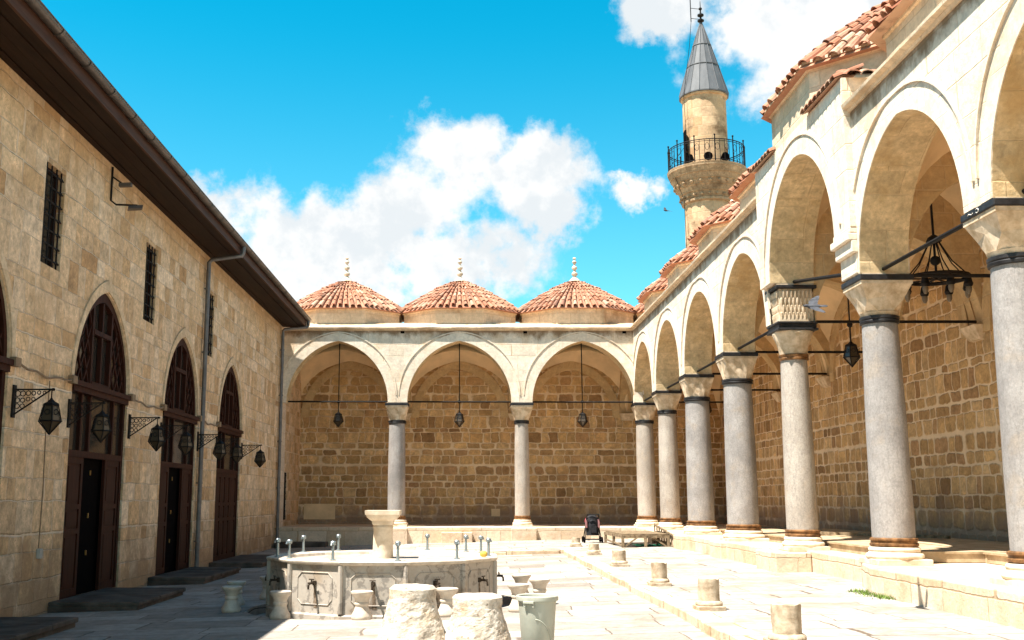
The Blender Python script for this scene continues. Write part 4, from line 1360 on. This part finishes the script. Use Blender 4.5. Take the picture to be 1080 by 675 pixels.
mb = MB(); mb.bar((7.2, 22.6, PZ+0.20), (8.9, 19.9, PZ+0.20), 0.10, 0.06); mb.bar((7.0, 22.3, PZ+0.17), (8.2, 23.0, PZ+0.17), 0.10, 0.04)
tag(mb.build('loose_planks', 'weather_wood'), 'loose dark planks lying on the gallery floor behind the thick grey columns', 'planks')

# hanging lanterns
hl = thing('hanging_lantern', '', 'lantern', (0, 0, 4.1), 'lanterns hanging in the gallery arches')
mb = MB(); mb.tube([(0, 0, 2.62), (0, 0, 0.28)], 0.017, 6); mb.sphere((0, 0, 0.62), 0.06, 8, 5); mb.v = [(a, b, c+4.1) for a, b, c in mb.v]; mb.build('rod', 'iron', hl)
mb = MB(); lantern_mesh(mb, 4.1+0.30, 0.86, 0, 0, 6); l2 = mb.build('lantern', 'iron', hl)
mb = MB(); lantern_glass(mb, 4.1+0.30, 0.85, 0, 0, 6); mb.build('glass', 'lantern_glass', l2)
HL = [((-4.27, 35.95), 'black lantern on a long rod in the left arch of the back gallery'), ((-0.175, 35.95), 'black lantern on a long rod in the middle arch of the back gallery'),
      ((3.99, 35.95), 'black lantern on a long rod in the right arch of the back gallery'),
      ((7.7, 33.8), 'black lantern hanging in the side gallery beyond the third column from the back corner'),
      ((7.7, 20.95), 'black lantern hanging in the side gallery just left of the tall platform column')]
for i, ((x, y), lab) in enumerate(HL):
    o = hl if i == 0 else dup(hl, (x, y, 4.1))
    o.location = (x, y, 4.1 if i < 3 else 4.28); o['label'] = lab

# chandelier
ch = thing('chandelier', 'black iron ring chandelier with bulbs hanging under the portal vault', 'chandelier', (7.85, 17.3, 4.9))
cx_, cy_, cz = 7.85, 17.3, 5.08
mb = MB(); mb.tube([(cx_+0.50*math.cos(2*PI*i/32), cy_+0.50*math.sin(2*PI*i/32), cz) for i in range(33)], 0.035, 6)
for k in range(4):
    a = PI*k/4; mb.bar((cx_-0.5*math.cos(a), cy_-0.5*math.sin(a), cz-0.01), (cx_+0.5*math.cos(a), cy_+0.5*math.sin(a), cz-0.01), 0.03, 0.02)
mb.build('ring', 'iron', ch)
mb = MB(); mb.tube([(cx_, cy_, 7.9), (cx_, cy_, cz)], 0.022, 6); mb.sphere((cx_, cy_, cz+0.30), 0.085, 10, 6); mb.lathe(cx_, cy_, [(0.03, cz+0.74), (0.10, cz+0.69), (0.13, cz+0.63), (0.03, cz+0.58)], 10)
mb.build('stem', 'iron', ch, smooth=True)
for k in range(8):
    a = 2*PI*k/8; x, y = cx_+0.5*math.cos(a), cy_+0.5*math.sin(a)
    mb = MB(); mb.tube([(cx_+0.08*math.cos(a), cy_+0.08*math.sin(a), cz+0.62), (cx_+0.27*math.cos(a), cy_+0.27*math.sin(a), cz+0.26), (x, y, cz)], 0.011, 5); mb.build('chain', 'iron', ch)
    mb = MB(); mb.lathe(x, y, [(0.015, cz-0.02), (0.05, cz-0.06), (0.065, cz-0.14), (0.075, cz-0.16), (0.06, cz-0.20), (0.045, cz-0.21)], 10); sk = mb.build('lamp_cup', 'iron', ch, smooth=True)
    mb = MB(); mb.lathe(x, y, [(0.040, cz-0.20), (0.048, cz-0.24), (0.042, cz-0.29), (0.02, cz-0.33), (0.005, cz-0.335)], 10); mb.build('bulb', 'bulb', sk, smooth=True)

# ------------------------------------------------------------------ minaret
MX, MY = 10.42, 44.0
mn = thing('minaret', 'round stone minaret with an iron railed balcony and grey lead cone roof', 'minaret', (MX, MY, 0))
mb = MB()
mb.lathe(MX, MY, [(1.06, 7), (1.0, 13.85)], 16, cap1=False); mb.box(MX-1.3, MX+1.3, MY-1.3, MY+1.3, -0.5, 7.0); mb.build('lower_shaft', 'minaret', mn)
mb = MB()
prof = [(1.0, 13.83), (1.10, 13.88), (1.10, 13.98), (1.03, 14.02)]
z = 14.02; r = 1.03
for k in range(5):
    r2 = r+0.125; prof += [(r+0.02, z), (r2-0.02, z+0.22), (r2, z+0.235)]; z += 0.235; r = r2
prof += [(1.66, z+0.02), (1.68, z+0.14), (1.62, z+0.16)]
mb.lathe(MX, MY, prof, 32)
for k in range(22):      # stone brackets under the balcony
    a = 2*PI*k/22
    for rr, zz, s in ((1.15, 14.10, 0.07), (1.36, 14.62, 0.09)):
        mb.sphere((MX+rr*math.cos(a), MY+rr*math.sin(a), zz), s, 6, 4)
mb.build('balcony', 'minaret_dark', mn)
BZ = z+0.16
mb = MB()
RB = 1.62
for zz in (BZ+0.06, BZ+0.86, BZ+0.94): mb.tube([(MX+RB*math.cos(2*PI*i/48), MY+RB*math.sin(2*PI*i/48), zz) for i in range(49)], 0.022 if zz > BZ+0.9 else 0.014, 5)
for k in range(48):
    a = 2*PI*k/48; c, s = math.cos(a), math.sin(a)
    mb.tube([(MX+RB*c, MY+RB*s, BZ), (MX+RB*c, MY+RB*s, BZ+0.94)], 0.012, 4)
    if k % 2 == 0:
        a2 = a+2*PI/96*2
        mb.tube([(MX+RB*math.cos(a+2*PI/48*(0.5+0.42*math.cos(q*PI/4))), MY+RB*math.sin(a+2*PI/48*(0.5+0.42*math.cos(q*PI/4))), BZ+0.62+0.16*math.sin(q*PI/4)) for q in range(9)], 0.010, 4)
for k in range(12):
    a = 2*PI*k/12; c, s = math.cos(a), math.sin(a)
    mb.tube([(MX+RB*c, MY+RB*s, BZ), (MX+RB*c, MY+RB*s, BZ+1.10)], 0.026, 5); mb.sphere((MX+RB*c, MY+RB*s, BZ+1.12), 0.045, 6, 4)
mb.build('railing', 'iron', mn)
for a in (-130, -100, -72):
    a = math.radians(a); c, s = math.cos(a), math.sin(a)
    mb = MB()
    p = Vector((MX+1.42*c, MY+1.42*s, BZ+0.22)); d = Vector((c, s, 0))
    mb.tube([p-d*0.2, p-d*0.05, p+d*0.12], 0.06, 12, 0.19); mb.build('loudspeaker', 'black', mn)
mb = MB(); mb.lathe(MX, MY, [(0.94, BZ), (0.925, 18.55), (0.99, 18.6), (1.0, 18.72), (0.9, 18.74)], 32); mb.build('upper_shaft', 'minaret', mn, smooth=True)
mb = MB(); mb.box(MX-0.985, MX-0.93, MY-0.55, MY-0.15, BZ, BZ+1.7); mb.build('doorway', 'black', mn)
mb = MB(); CT0, CT1 = 18.70, 22.15
def cr(z): return 1.03*(1-(z-CT0)/(CT1-CT0))**0.96+0.035
mb.lathe(MX, MY, [(0.95, CT0-0.05), (1.07, CT0-0.02), (1.07, CT0+0.03)]+[(cr(CT0+(CT1-CT0)*k/10), CT0+0.04+(CT1-CT0)*k/10) for k in range(11)], 16)
cone = mb.build('cone_roof', 'lead', mn)
mb = MB()
for k in range(16):
    a = 2*PI*k/16; mb.tube([(MX+(cr(z_)+0.008)*math.cos(a), MY+(cr(z_)+0.008)*math.sin(a), z_+0.04) for z_ in [CT0+(CT1-CT0)*q/10 for q in range(11)]], 0.014, 4)
for z_ in (CT0+1.32, CT0+2.32): mb.lathe(MX, MY, [(cr(z_)+0.004, z_+0.03), (cr(z_)+0.03, z_+0.04), (cr(z_)+0.02, z_+0.085)], 16)
mb.build('seams', 'lead', cone)
mb = MB(); z = CT1
mb.lathe(MX, MY, [(0.04, z), (0.05, z+0.05), (0.14, z+0.10), (0.15, z+0.15), (0.05, z+0.22), (0.04, z+0.30), (0.14, z+0.36), (0.14, z+0.42), (0.04, z+0.48), (0.03, z+0.62), (0.075, z+0.67), (0.075, z+0.72), (0.02, z+0.77), (0.015, z+0.98), (0.004, z+1.1)], 12)
mb.build('finial', 'iron', mn, smooth=True)
mb = MB()       # lightning rod with its down cable
mb.tube([(MX-0.45, MY-0.1, z+0.05), (MX-0.46, MY-0.1, z+2.2)], 0.022, 5)
for zz in (z+0.20, z+0.68): mb.tube([(MX-0.45, MY-0.1, zz), (MX, MY, zz)], 0.014, 4)
mb.tube([(MX-0.45, MY-0.1, z+0.06), (MX-0.62, MY-0.35, z-1.2), (MX-0.98, MY-0.5, CT0-0.1), (MX-0.95, MY-0.62, 16.4), (MX-1.64, MY-0.5, BZ+0.1), (MX-1.1, MY-0.4, 14.0), (MX-1.02, MY-0.4, 10)], 0.012, 4)
mb.build('lightning_rod', 'iron', mn)

# ------------------------------------------------------------------ ablution fountain
fz = gz(FC[0])-0.125
ft = thing('fountain', 'grey veined marble twelve-sided ablution fountain with brass taps in the courtyard', 'fountain', (FC[0], FC[1], fz))
NF = 12; PH = math.radians(-91.0)+PI/12
RIMZ = 0.645
def ngon(r, z, ph=PH): return [(FC[0]+r*math.cos(ph+2*PI*i/NF), FC[1]+r*math.sin(ph+2*PI*i/NF), z) for i in range(NF)]
mb = MB()
mb.rings([ngon(1.675, fz), ngon(1.675, fz+0.12), ngon(1.64, fz+0.14), ngon(1.64, RIMZ-0.04)], True, True, True)
mb.build('basin', 'marble', ft)
mb = MB()
mb.rings([ngon(1.64, RIMZ-0.045), ngon(1.665, RIMZ-0.04), ngon(1.685, RIMZ-0.02), ngon(1.69, RIMZ), ngon(1.68, RIMZ+0.012), ngon(1.46, RIMZ+0.015), ngon(1.44, RIMZ), ngon(1.42, RIMZ-0.06)], True, False, False)
mb.build('rim', 'bowl', ft)
mb = MB(); mb.rings([ngon(1.43, RIMZ-0.094), ngon(1.43, RIMZ-0.05)]); mb.build('water', 'water', ft)
for i in range(NF):
    a = PH+2*PI*(i+0.5)/NF; c, s = math.cos(a), math.sin(a)
    nv = Vector((c, s, 0)); tv = Vector((-s, c, 0)); up = Vector((0, 0, 1))
    ap = 1.64*math.cos(PI/NF); half = 1.64*math.sin(PI/NF)
    base = Vector((FC[0], FC[1], 0))+nv*ap
    zA, zB = fz+0.19, RIMZ-0.08
    mb = MB()      # raised frame: corner strips + recessed panel with notched corners
    hw = half-0.09
    n_ = 0.075
    out = [(-hw+n_, zA+0.03), (hw-n_, zA+0.03), (hw-n_*0.5, zA+0.03+n_*0.55), (hw, zA+0.03+n_), (hw, zB-0.03-n_), (hw-n_*0.5, zB-0.03-n_*0.55), (hw-n_, zB-0.03), (-hw+n_, zB-0.03), (-hw+n_*0.5, zB-0.03-n_*0.55), (-hw, zB-0.03-n_), (-hw, zA+0.03+n_), (-hw+n_*0.5, zA+0.03+n_*0.55)]
    pts = [base+tv*u*0.86+up*((z_-(zA+zB)/2)*0.86+(zA+zB)/2)+nv*0.003 for u, z_ in out]
    mb.tube(pts+[pts[0]], 0.0075, 5)
    inn = []and [base+tv*u*0.80+up*((z_-(zA+zB)/2)*0.78+(zA+zB)/2)+nv*0.010 for u, z_ in out]
    mb.build('panel', 'marble', ft)
    mb = MB(); v = PH+2*PI*i/NF      # corner pilaster
    cc = Vector((FC[0]+1.645*math.cos(v), FC[1]+1.645*math.sin(v), 0))
    mb.lathe(cc.x, cc.y, [(0.035, fz+0.15), (0.035, RIMZ-0.044)], 8); mb.build('corner_post', 'marble', ft)
    mb = MB(); q = base+up*((zA+zB)/2+0.07)
    mb.tube([q, q+nv*0.13], 0.016, 8); mb.tube([q+nv*0.10, q+nv*0.13-up*0.02, q+nv*0.135-up*0.075], 0.014, 8)
    mb.tube([q+nv*0.07, q+nv*0.07+up*0.05], 0.010, 6); mb.tube([q+nv*0.07+up*0.05-tv*0.04, q+nv*0.07+up*0.05+tv*0.04], 0.009, 6)
    mb.lathe((q+nv*0.005).x, (q+nv*0.005).y, [(0.03, q.z-0.03), (0.03, q.z+0.03)], 8)
    ms = MB(); rs_ = random.Random(i); zt0, zb0 = q.z-0.03, zA+0.02
    lft, rgt = [], []
    for k in range(9):
        s_ = k/8; hw_s = 0.012+0.030*s_*(1-0.5*s_)+rs_.uniform(-.006, .006)
        zz = zt0+(zb0-zt0)*s_; off_ = 0.02*s_+rs_.uniform(-.004, .004)
        lft.append(Vector((base.x, base.y, zz))+nv*0.0035+tv*(off_-hw_s)); rgt.append(Vector((base.x, base.y, zz))+nv*0.0035+tv*(off_+hw_s))
    for k in range(8): ms.quad(lft[k], rgt[k], rgt[k+1], lft[k+1])
    ms.build('water_stain', 'stain', ft)
    mb.build('tap', 'tap_metal', ft, smooth=True)
# centre pillar: ancient capital on a short shaft
mb = MB(); px_, py_ = -1.20, 15.95
mb.lathe(px_, py_, [(0.155, RIMZ-0.12), (0.150, RIMZ+0.02), (0.142, 1.02), (0.150, 1.04), (0.150, 1.065), (0.140, 1.08)], 24)
mb.rings([rounded_sq(0.135, 1.08, px_, py_), rounded_sq(0.15, 1.10, px_, py_), rounded_sq(0.155, 1.14, px_, py_), rounded_sq(0.19, 1.165, px_, py_), rounded_sq(0.225, 1.20, px_, py_), rounded_sq(0.232, 1.225, px_, py_), rounded_sq(0.25, 1.235, px_, py_), rounded_sq(0.253, 1.295, px_, py_)])
mb.build('pillar', 'limestone', ft, smooth=True)
# upright push taps on the rim
ST = [(-3.02+0.13, None)]
for pxX, side in ((292, 1), (305, -1), (310, 1), (341, -1), (359.6, 1), (392, -1), (424.5, 1), (446, -1), (482.6, 1), (492, -1), (516, 1), (509, -1)):
    # angle on the rim from the horizontal offset
    off = max(-0.995, min(0.995, (pxX-403)/116.0))
    dx = 1.54*off; dy = -side*1.54*math.sqrt(1-off*off)
    x, y = FC[0]+dx, FC[1]+dy
    mb = MB(); z0 = RIMZ+0.014
    mb.lathe(x, y, [(0.045, z0), (0.045, z0+0.012), (0.020, z0+0.018), (0.017, z0+0.19), (0.030, z0+0.195)], 10)
    mb.lathe(x, y, [(0.022, z0+0.195), (0.038, z0+0.205), (0.038, z0+0.24), (0.028, z0+0.252)], 10)
    mb.tube([(x, y, z0+0.225), (x+0.035*dx/1.6, y+0.035*dy/1.6, z0+0.225), (x+0.05*dx/1.6, y+0.05*dy/1.6, z0+0.195)], 0.012, 6)
    mb.build('push_tap', 'chrome', ft, smooth=True)
mb = MB(); x, y = FC[0]+1.56*math.cos(-0.42), FC[1]+1.56*math.sin(-0.42)
mb.sphere((x, y, RIMZ+0.06), 0.055, 8, 6, 1, 0.8, 0.85); tag(mb.build('sponge', 'yellow', smooth=True), 'small yellow sponge left on the right side of the fountain rim', 'sponge')

# marble hourglass stools
stl = thing('marble_stool', '', 'stool', (0, 0, 0), 'marble stools around the fountain')
mb = MB(); mb.lathe(0, 0, [(0.125, 0), (0.135, 0.015), (0.135, 0.05), (0.10, 0.11), (0.082, 0.165), (0.095, 0.185), (0.095, 0.205), (0.085, 0.22), (0.10, 0.27), (0.135, 0.31), (0.142, 0.325), (0.142, 0.345), (0.13, 0.352), (0.05, 0.335)], 24)
mb.build('body', 'bowl', stl, smooth=True)
SP = [(-3.27, 15.35, 'marble stool in the shade left of the fountain, nearer of the two together'),
      (-3.42, 16.35, 'marble stool in the shade left of the fountain, just behind another stool'),
      (-2.40, 14.25, 'marble stool at the left front of the fountain, on the shadow edge'),
      (-1.30, 13.86, 'sunlit marble stool before the fountain, left of the rough stone stumps'),
      (-0.22, 13.90, 'marble stool half hidden behind the right rough stone stump'),
      (-3.10, 17.25, 'marble stool half hidden behind the dark left face of the fountain'),
      (0.83, 15.95, 'farthest of three marble stools behind the plastic bin'),
      (0.70, 14.20, 'nearest of three marble stools behind the plastic bin, at its left'),
      (1.03, 15.00, 'rightmost of three marble stools behind the plastic bin')]
for i, (x, y, lab) in enumerate(SP):
    o = stl if i == 0 else dup(stl, (x, y, gz(x)))
    o.location = (x, y, gz(x)-0.003); o.rotation_euler = (0, 0, i*1.3); o['label'] = lab

# rough tapered stone stumps
def stump(x, y, prof, name, lab, sd_):
    mb = MB(); n = 72; rs = []
    zmax = prof[-1][1]
    m_ = 48
    def rprof(z):
        for (r0, z0), (r1, z1) in zip(prof, prof[1:]):
            if z <= z1: return r0+(r1-r0)*(z-z0)/(z1-z0)
        return prof[-1][0]
    for k in range(m_+1):
        z = zmax*k/m_; ring = []
        for i in range(n):
            a = 2*PI*i/n; r = rprof(z)
            p = Vector((math.cos(a)*r*3, math.sin(a)*r*3, z*3+sd_))
            d = 0.017*noise.fractal(p*1.2, 1.0, 2.0, 3)+0.006*noise.fractal(p*8, 0.9, 2.0, 4)
            d += -0.022*max(0, noise.noise(p*3.7)-0.25)
            if z > zmax-0.10: d *= 0.45
            d -= 0.03*max(0, (z-(zmax-0.025))/0.025)
            ring.append((x+(r+d)*math.cos(a), y+(r+d)*math.sin(a), gz(x)+z+(0.012*noise.noise(p*2) if k == m_ else 0)))
        rs.append(ring)
    top = rs[-1]
    for f in (0.7, 0.35, 0.05):
        rs.append([(x+(p[0]-x)*f, y+(p[1]-y)*f, gz(x)+zmax+0.006+0.014*noise.noise(Vector((p[0]*9*f, p[1]*9*f, sd_)))) for p in top])
    mb.rings(rs)
    return tag(mb.build(name, 'worn_stone', smooth=False), lab, 'stone stump', 'rough stone stumps before the fountain')
stump(-0.49, 10.3, [(0.40, 0), (0.345, 0.12), (0.29, 0.30), (0.245, 0.45), (0.225, 0.55), (0.22, 0.665)], 'stone_stump', 'taller rough pale stone stump before the fountain, on the left', 1.7)
stump(0.12, 10.25, [(0.37, 0), (0.33, 0.10), (0.285, 0.25), (0.25, 0.38), (0.238, 0.46), (0.235, 0.57)], 'stone_stump', 'shorter rough pale stone stump beside the plastic bin', 8.3)

# plastic bin
bx, by = 0.70, 10.55
t = thing('plastic_bin', 'pale grey-green round plastic bin standing beside the stone stumps', 'bin', (bx, by, gz(bx)))
z = gz(bx)
mb = MB()
mb.lathe(bx, by, [(0.143, z), (0.150, z+0.01), (0.182, z+0.46), (0.187, z+0.465), (0.187, z+0.475), (0.203, z+0.475), (0.205, z+0.485), (0.203, z+0.515), (0.196, z+0.522), (0.185, z+0.515), (0.175, z+0.46), (0.14, z+0.02)], 40)
mb.build('body', 'bin_plastic', t, smooth=True)
for a0 in (-118, 62):
    a = math.radians(a0); c, s = math.cos(a), math.sin(a); nv = Vector((c, s, 0)); tv = Vector((-s, c, 0))
    b0 = Vector((bx, by, z+0.455))+nv*0.195
    mb = MB(); mb.obox(b0+Vector((0, 0, 0.012)), tv*0.055, nv*0.016, Vector((0, 0, 0.012))); mb.obox(b0+tv*0.045-Vector((0, 0, 0.012))-nv*0.006, tv*0.010, nv*0.012, Vector((0, 0, 0.022))); mb.obox(b0-tv*0.045-Vector((0, 0, 0.012))-nv*0.006, tv*0.010, nv*0.012, Vector((0, 0, 0.022)))
    mb.build('handle', 'bin_plastic', t, bevel=0.004)
mb = MB()       # moulded crescent rib on the side
a_ = []
for k in range(13):
    s = k/12; ang = math.radians(-100+60*s); zz = z+0.31-0.20*s*s; rr = 0.150+0.032*(zz-z)/0.46+0.004
    a_.append((bx+rr*math.cos(ang), by+rr*math.sin(ang), zz))
mb.tube(a_, 0.005, 5); mb.build('rib', 'bin_plastic', t, smooth=True)

# ------------------------------------------------------------------ row of old column bases on the terrace
SB = [(3.06, 29.8, 'farthest small stone column base at the terrace corner, left of the stroller', 0.24),
      (3.04, 25.5, 'small stone column base in front of the stroller', 0.25),
      (3.00, 21.1, 'third small stone column base from the far end of the terrace row', 0.30),
      (2.93, 16.4, 'fourth small stone column base from the far end of the terrace row', 0.34),
      (2.87, 12.85, 'split stone column base second from the near end of the terrace row', 0.36),
      (2.86, 9.75, 'nearest stone column base, cut by the bottom edge of the photo', 0.36)]
for i, (x, y, lab, h) in enumerate(SB):
    z = tz(x); s = 0.78+0.04*((i*7) % 3)
    t = thing('column_base', lab, 'column base', (x, y, z), 'old column bases along the terrace edge')
    mb = MB(); q = 0.20*s
    mb.box(x-q, x+q, y-q, y+q, z-0.01, z+0.055); mb.lathe(x, y, [(0.192*s, z+0.055), (0.196*s, z+0.075), (0.18*s, z+0.10), (0.155*s, z+0.11)], 24)
    mb.build('plinth', 'old_stone', t, bevel=0.01)
    mb = MB(); rs = []
    for k in range(8):
        zz = z+0.105+(h-0.105)*k/7
        rs.append([(x+(0.150*s+0.007*noise.noise(Vector((a*2.1, zz*9, i*3.3))))*math.cos(2*PI*a/24), y+(0.150*s+0.007*noise.noise(Vector((a*2.1, zz*9, i*3.3))))*math.sin(2*PI*a/24), zz+(0.02*noise.noise(Vector((a*0.4, i*5.0, 1))) if k == 7 else 0)) for a in range(24)])
    mb.rings(rs)
    mb.build('shaft_stub', 'old_stone', t, smooth=True)

# ------------------------------------------------------------------ low wooden stage
t = thing('wooden_stage', 'low weathered wooden stage on braced legs near the back corner', 'stage', (4.9, 30.3, 0.2))
A, B, C_, D_ = Vector((4.15, 31.9, 0)), Vector((4.22, 28.9, 0)), Vector((5.45, 29.0, 0)), Vector((5.45, 32.0, 0))
zt_ = 0.52
mb = MB()
nb = 14
for k in range(nb):
    s0, s1 = k/nb+0.004, (k+1)/nb-0.004
    p = [B+(A-B)*s0, C_+(D_-C_)*s0, C_+(D_-C_)*s1, B+(A-B)*s1]
    mb.add([(q.x, q.y, zt_) for q in p]+[(q.x, q.y, zt_+0.03) for q in p], [(3, 2, 1, 0), (4, 5, 6, 7), (0, 1, 5, 4), (1, 2, 6, 5), (2, 3, 7, 6), (3, 0, 4, 7)])
mb.build('deck', 'weather_wood', t)
mb = MB()
for p, q in ((A, B), (B, C_), (C_, D_), (D_, A)): mb.bar((p.x, p.y, zt_-0.04), (q.x, q.y, zt_-0.04), 0.04, 0.075)
mb.build('frame', 'weather_wood', t)
for p in (A, B, C_, D_, (A+B)/2, (B+C_)/2*1.0, (C_+D_)/2):
    mb = MB(); mb.box(p.x-0.035, p.x+0.035, p.y-0.035, p.y+0.035, tz(p.x)-0.005, zt_-0.005); mb.build('leg', 'weather_wood', t)
mb = MB()
mb.bar((B.x+0.05, B.y, 0.22), (B.x+0.40, B.y, zt_-0.06), 0.03, 0.04); mb.bar((C_.x-0.05, C_.y, 0.22), (C_.x-0.42, C_.y, zt_-0.06), 0.03, 0.04)
mb.bar((B.x, B.y+0.1, 0.24), (A.x, A.y-0.4, 0.30), 0.03, 0.04)
mb.build('brace', 'weather_wood', t)
mb = MB(); rnd = random.Random(4); nn = 10
vs = []
for j in range(nn+1):
    for i in range(nn+1): vs.append((4.62+0.75*i/nn, 29.05+0.9*j/nn, tz(5)+0.012+0.07*abs(noise.noise(Vector((i*0.7, j*0.7, 2.2))))))
mb.add(vs, [(j*(nn+1)+i, j*(nn+1)+i+1, (j+1)*(nn+1)+i+1, (j+1)*(nn+1)+i) for j in range(nn) for i in range(nn)])
tag(mb.build('green_cloth', 'green_cloth', smooth=True), 'crumpled green cloth on the ground under the wooden stage', 'cloth')
t = thing('wooden_rail', 'small slatted wooden rail section leaning beside the stage and the arcade', 'rail', (5.6, 30, 0.2))
mb = MB()
mb.bar((5.50, 31.3, 0.74), (5.53, 28.6, 0.50), 0.05, 0.04); mb.bar((5.50, 31.3, 0.30), (5.53, 28.5, 0.23), 0.05, 0.04); mb.build('beam', 'weather_wood', t)
for k in range(9):
    mb = MB(); s = k/8; mb.bar((5.5+0.03*s, 31.3-2.7*s, 0.26-0.03*s), (5.5+0.03*s, 31.3-2.7*s, 0.78-0.25*s), 0.035, 0.03); mb.build('slat', 'weather_wood', t)

# ------------------------------------------------------------------ pushchair
sx, sy = 3.80, 32.2; z = tz(sx)
t = thing('pushchair', 'folded black pushchair with red and pink trim standing on the terrace', 'pushchair', (sx, sy, z))
mb = MB()
for s in (-1, 1):
    mb.tube([(sx+s*0.24, sy+0.28, z+0.10), (sx+s*0.20, sy-0.05, z+0.55), (sx+s*0.17, sy-0.22, z+0.80), (sx+s*0.17, sy-0.30, z+0.83)], 0.014, 6)
    mb.tube([(sx+s*0.24, sy-0.22, z+0.10), (sx+s*0.20, sy+0.05, z+0.50), (sx+s*0.2, sy+0.12, z+0.62)], 0.014, 6)
mb.tube([(sx-0.17, sy-0.30, z+0.83), (sx+0.17, sy-0.30, z+0.83)], 0.02, 6); mb.tube([(sx-0.24, sy-0.22, z+0.10), (sx+0.24, sy-0.22, z+0.10)], 0.012, 6); mb.tube([(sx-0.24, sy+0.28, z+0.10), (sx+0.24, sy+0.28, z+0.10)], 0.012, 6)
mb.build('frame', 'iron', t)
for a in (-1, 1):
    for yy in (-0.22, 0.28):
        mb = MB(); x = sx+a*0.26
        rs = []
        for k in range(14):
            q = 2*PI*k/14; rs.append([(x+0.025*math.cos(w_), sy+yy+(0.068+0.025*math.sin(w_))*math.cos(q), z+0.093+(0.068+0.025*math.sin(w_))*math.sin(q)) for w_ in [2*PI*i/6 for i in range(6)]])
        rs.append(rs[0]); mb.rings(rs, True, False, False)
        mb.tube([(x-0.02, sy+yy, z+0.093), (x+0.02, sy+yy, z+0.093)], 0.045, 8); mb.build('wheel', 'black', t, smooth=True)
mb = MB(); mb.rings([rounded_sq(0.17, z+0.22, sx, sy, 24), [(sx+0.20*math.cos(2*PI*i/24), sy+0.16*math.sin(2*PI*i/24), z+0.40) for i in range(24)], [(sx+0.19*math.cos(2*PI*i/24), sy-0.04+0.13*math.sin(2*PI*i/24), z+0.62) for i in range(24)], [(sx+0.12*math.cos(2*PI*i/24), sy-0.08+0.08*math.sin(2*PI*i/24), z+0.74) for i in range(24)]])
mb.build('seat', 'black_cloth', t, smooth=True)
mb = MB()
for k in range(7):
    pass
rs = []
for k in range(9):
    a = math.radians(-20+150*k/8); rs.append([(sx+0.21*math.cos(b), sy+0.02+0.20*math.cos(a)*math.sin(b)*0.9, z+0.62+0.20*math.sin(a)*math.sin(b)) for b in [PI*i/10 for i in range(11)]])
mb.rings(rs, False, False, False); hd = mb.build('hood', 'black_cloth', t, smooth=True)
mb = MB(); mb.tube(rs[0], 0.012, 6); mb.build('trim', 'red_cloth', hd); mb = MB(); mb.tube(rs[4], 0.012, 6); mb.build('trim', 'red_cloth', hd)
for s in (-1, 1):
    mb = MB(); mb.obox((sx+s*0.185, sy-0.10, z+0.56), (0.03, 0, 0), (0, 0.06, 0), (0, 0.02, 0.13)); mb.build('side_panel', 'pink_cloth', t, bevel=0.02)
mb = MB(); mb.sphere((sx, sy-0.20, z+0.50), 0.13, 12, 8, 1, 0.45, 1.5); mb.obox((sx, sy-0.25, z+0.40), (0.09, 0, 0), (0, 0.03, 0), (0, 0, 0.10)); mb.build('bag', 'black_cloth', t, smooth=True)

# ------------------------------------------------------------------ birds
def bird(loc, yaw, span, lab, mt='pigeon', flap=0.25):
    t = thing('flying_bird', lab, 'bird', loc)
    mb = MB(); L = span*0.42
    rs = []
    prof = [(-0.62, 0.05, 0.02), (-0.5, 0.16, 0.03), (-0.3, 0.10, 0.05), (-0.1, 0.14, 0.10), (0.15, 0.17, 0.14), (0.32, 0.13, 0.12), (0.42, 0.08, 0.08), (0.50, 0.075, 0.08), (0.57, 0.04, 0.04), (0.64, 0.01, 0.01)]
    for u, w_, h in prof:
        rs.append([(u*L, w_*L*math.cos(2*PI*i/10), h*L*math.sin(2*PI*i/10)+(0.05*L if u > 0.4 else 0)) for i in range(10)])
    mb.rings(rs)
    for s in (-1, 1):
        secs = [(0.0, 0.30, -0.12), (0.35, 0.30, -0.18), (0.65, 0.14, -0.28), (1.0, -0.22, -0.36)]
        up_, dn_ = [], []
        for q, le, te in secs:
            y_ = s*(0.10*L+q*span*0.5); zz = flap*span*0.5*math.sin(q*1.6)
            up_.append([(le*L, y_, zz), ((le+te)/2*L, y_, zz+0.03*L*(1-q*0.7)), (te*L, y_, zz), ((le+te)/2*L, y_, zz-0.012*L)])
        mb.rings(up_)
    R_ = Matrix.Rotation(yaw, 4, 'Z')@Matrix.Rotation(math.radians(-30), 4, 'X')
    mb.v = [tuple(Vector(loc)+(R_@Vector(p))) for p in mb.v]
    mb.build('body', mt, t, smooth=True)
bird((4.03, 12.0, 3.64), math.radians(168), 0.52, 'grey pigeon gliding in front of the double-capital column', flap=0.10)
bird((5.89, 30.0, 9.76), math.radians(200), 0.42, 'tiny distant bird in the blue sky left of the minaret', 'pigeon', 0.2)

# grass tuft at the foot of the platform
mb = MB(); rnd = random.Random(11)
for k in range(420):
    x, y = rnd.gauss(5.36, 0.07), rnd.uniform(13.7, 15.0)
    a = rnd.uniform(0, 2*PI); h = rnd.uniform(0.02, 0.07); wd = 0.006
    tx, ty = math.cos(a)*wd, math.sin(a)*wd; lx, ly = rnd.gauss(0, .03), rnd.gauss(0, .03)
    z = tz(x)
    mb.add([(x-tx, y-ty, z), (x+tx, y+ty, z), (x+lx, y+ly, z+h)], [(0, 1, 2)])
o = mb.build('grass_tuft', 'grass'); o['label'] = 'small tuft of green grass at the foot of the right platform'; o['category'] = 'grass'; o['kind'] = 'stuff'
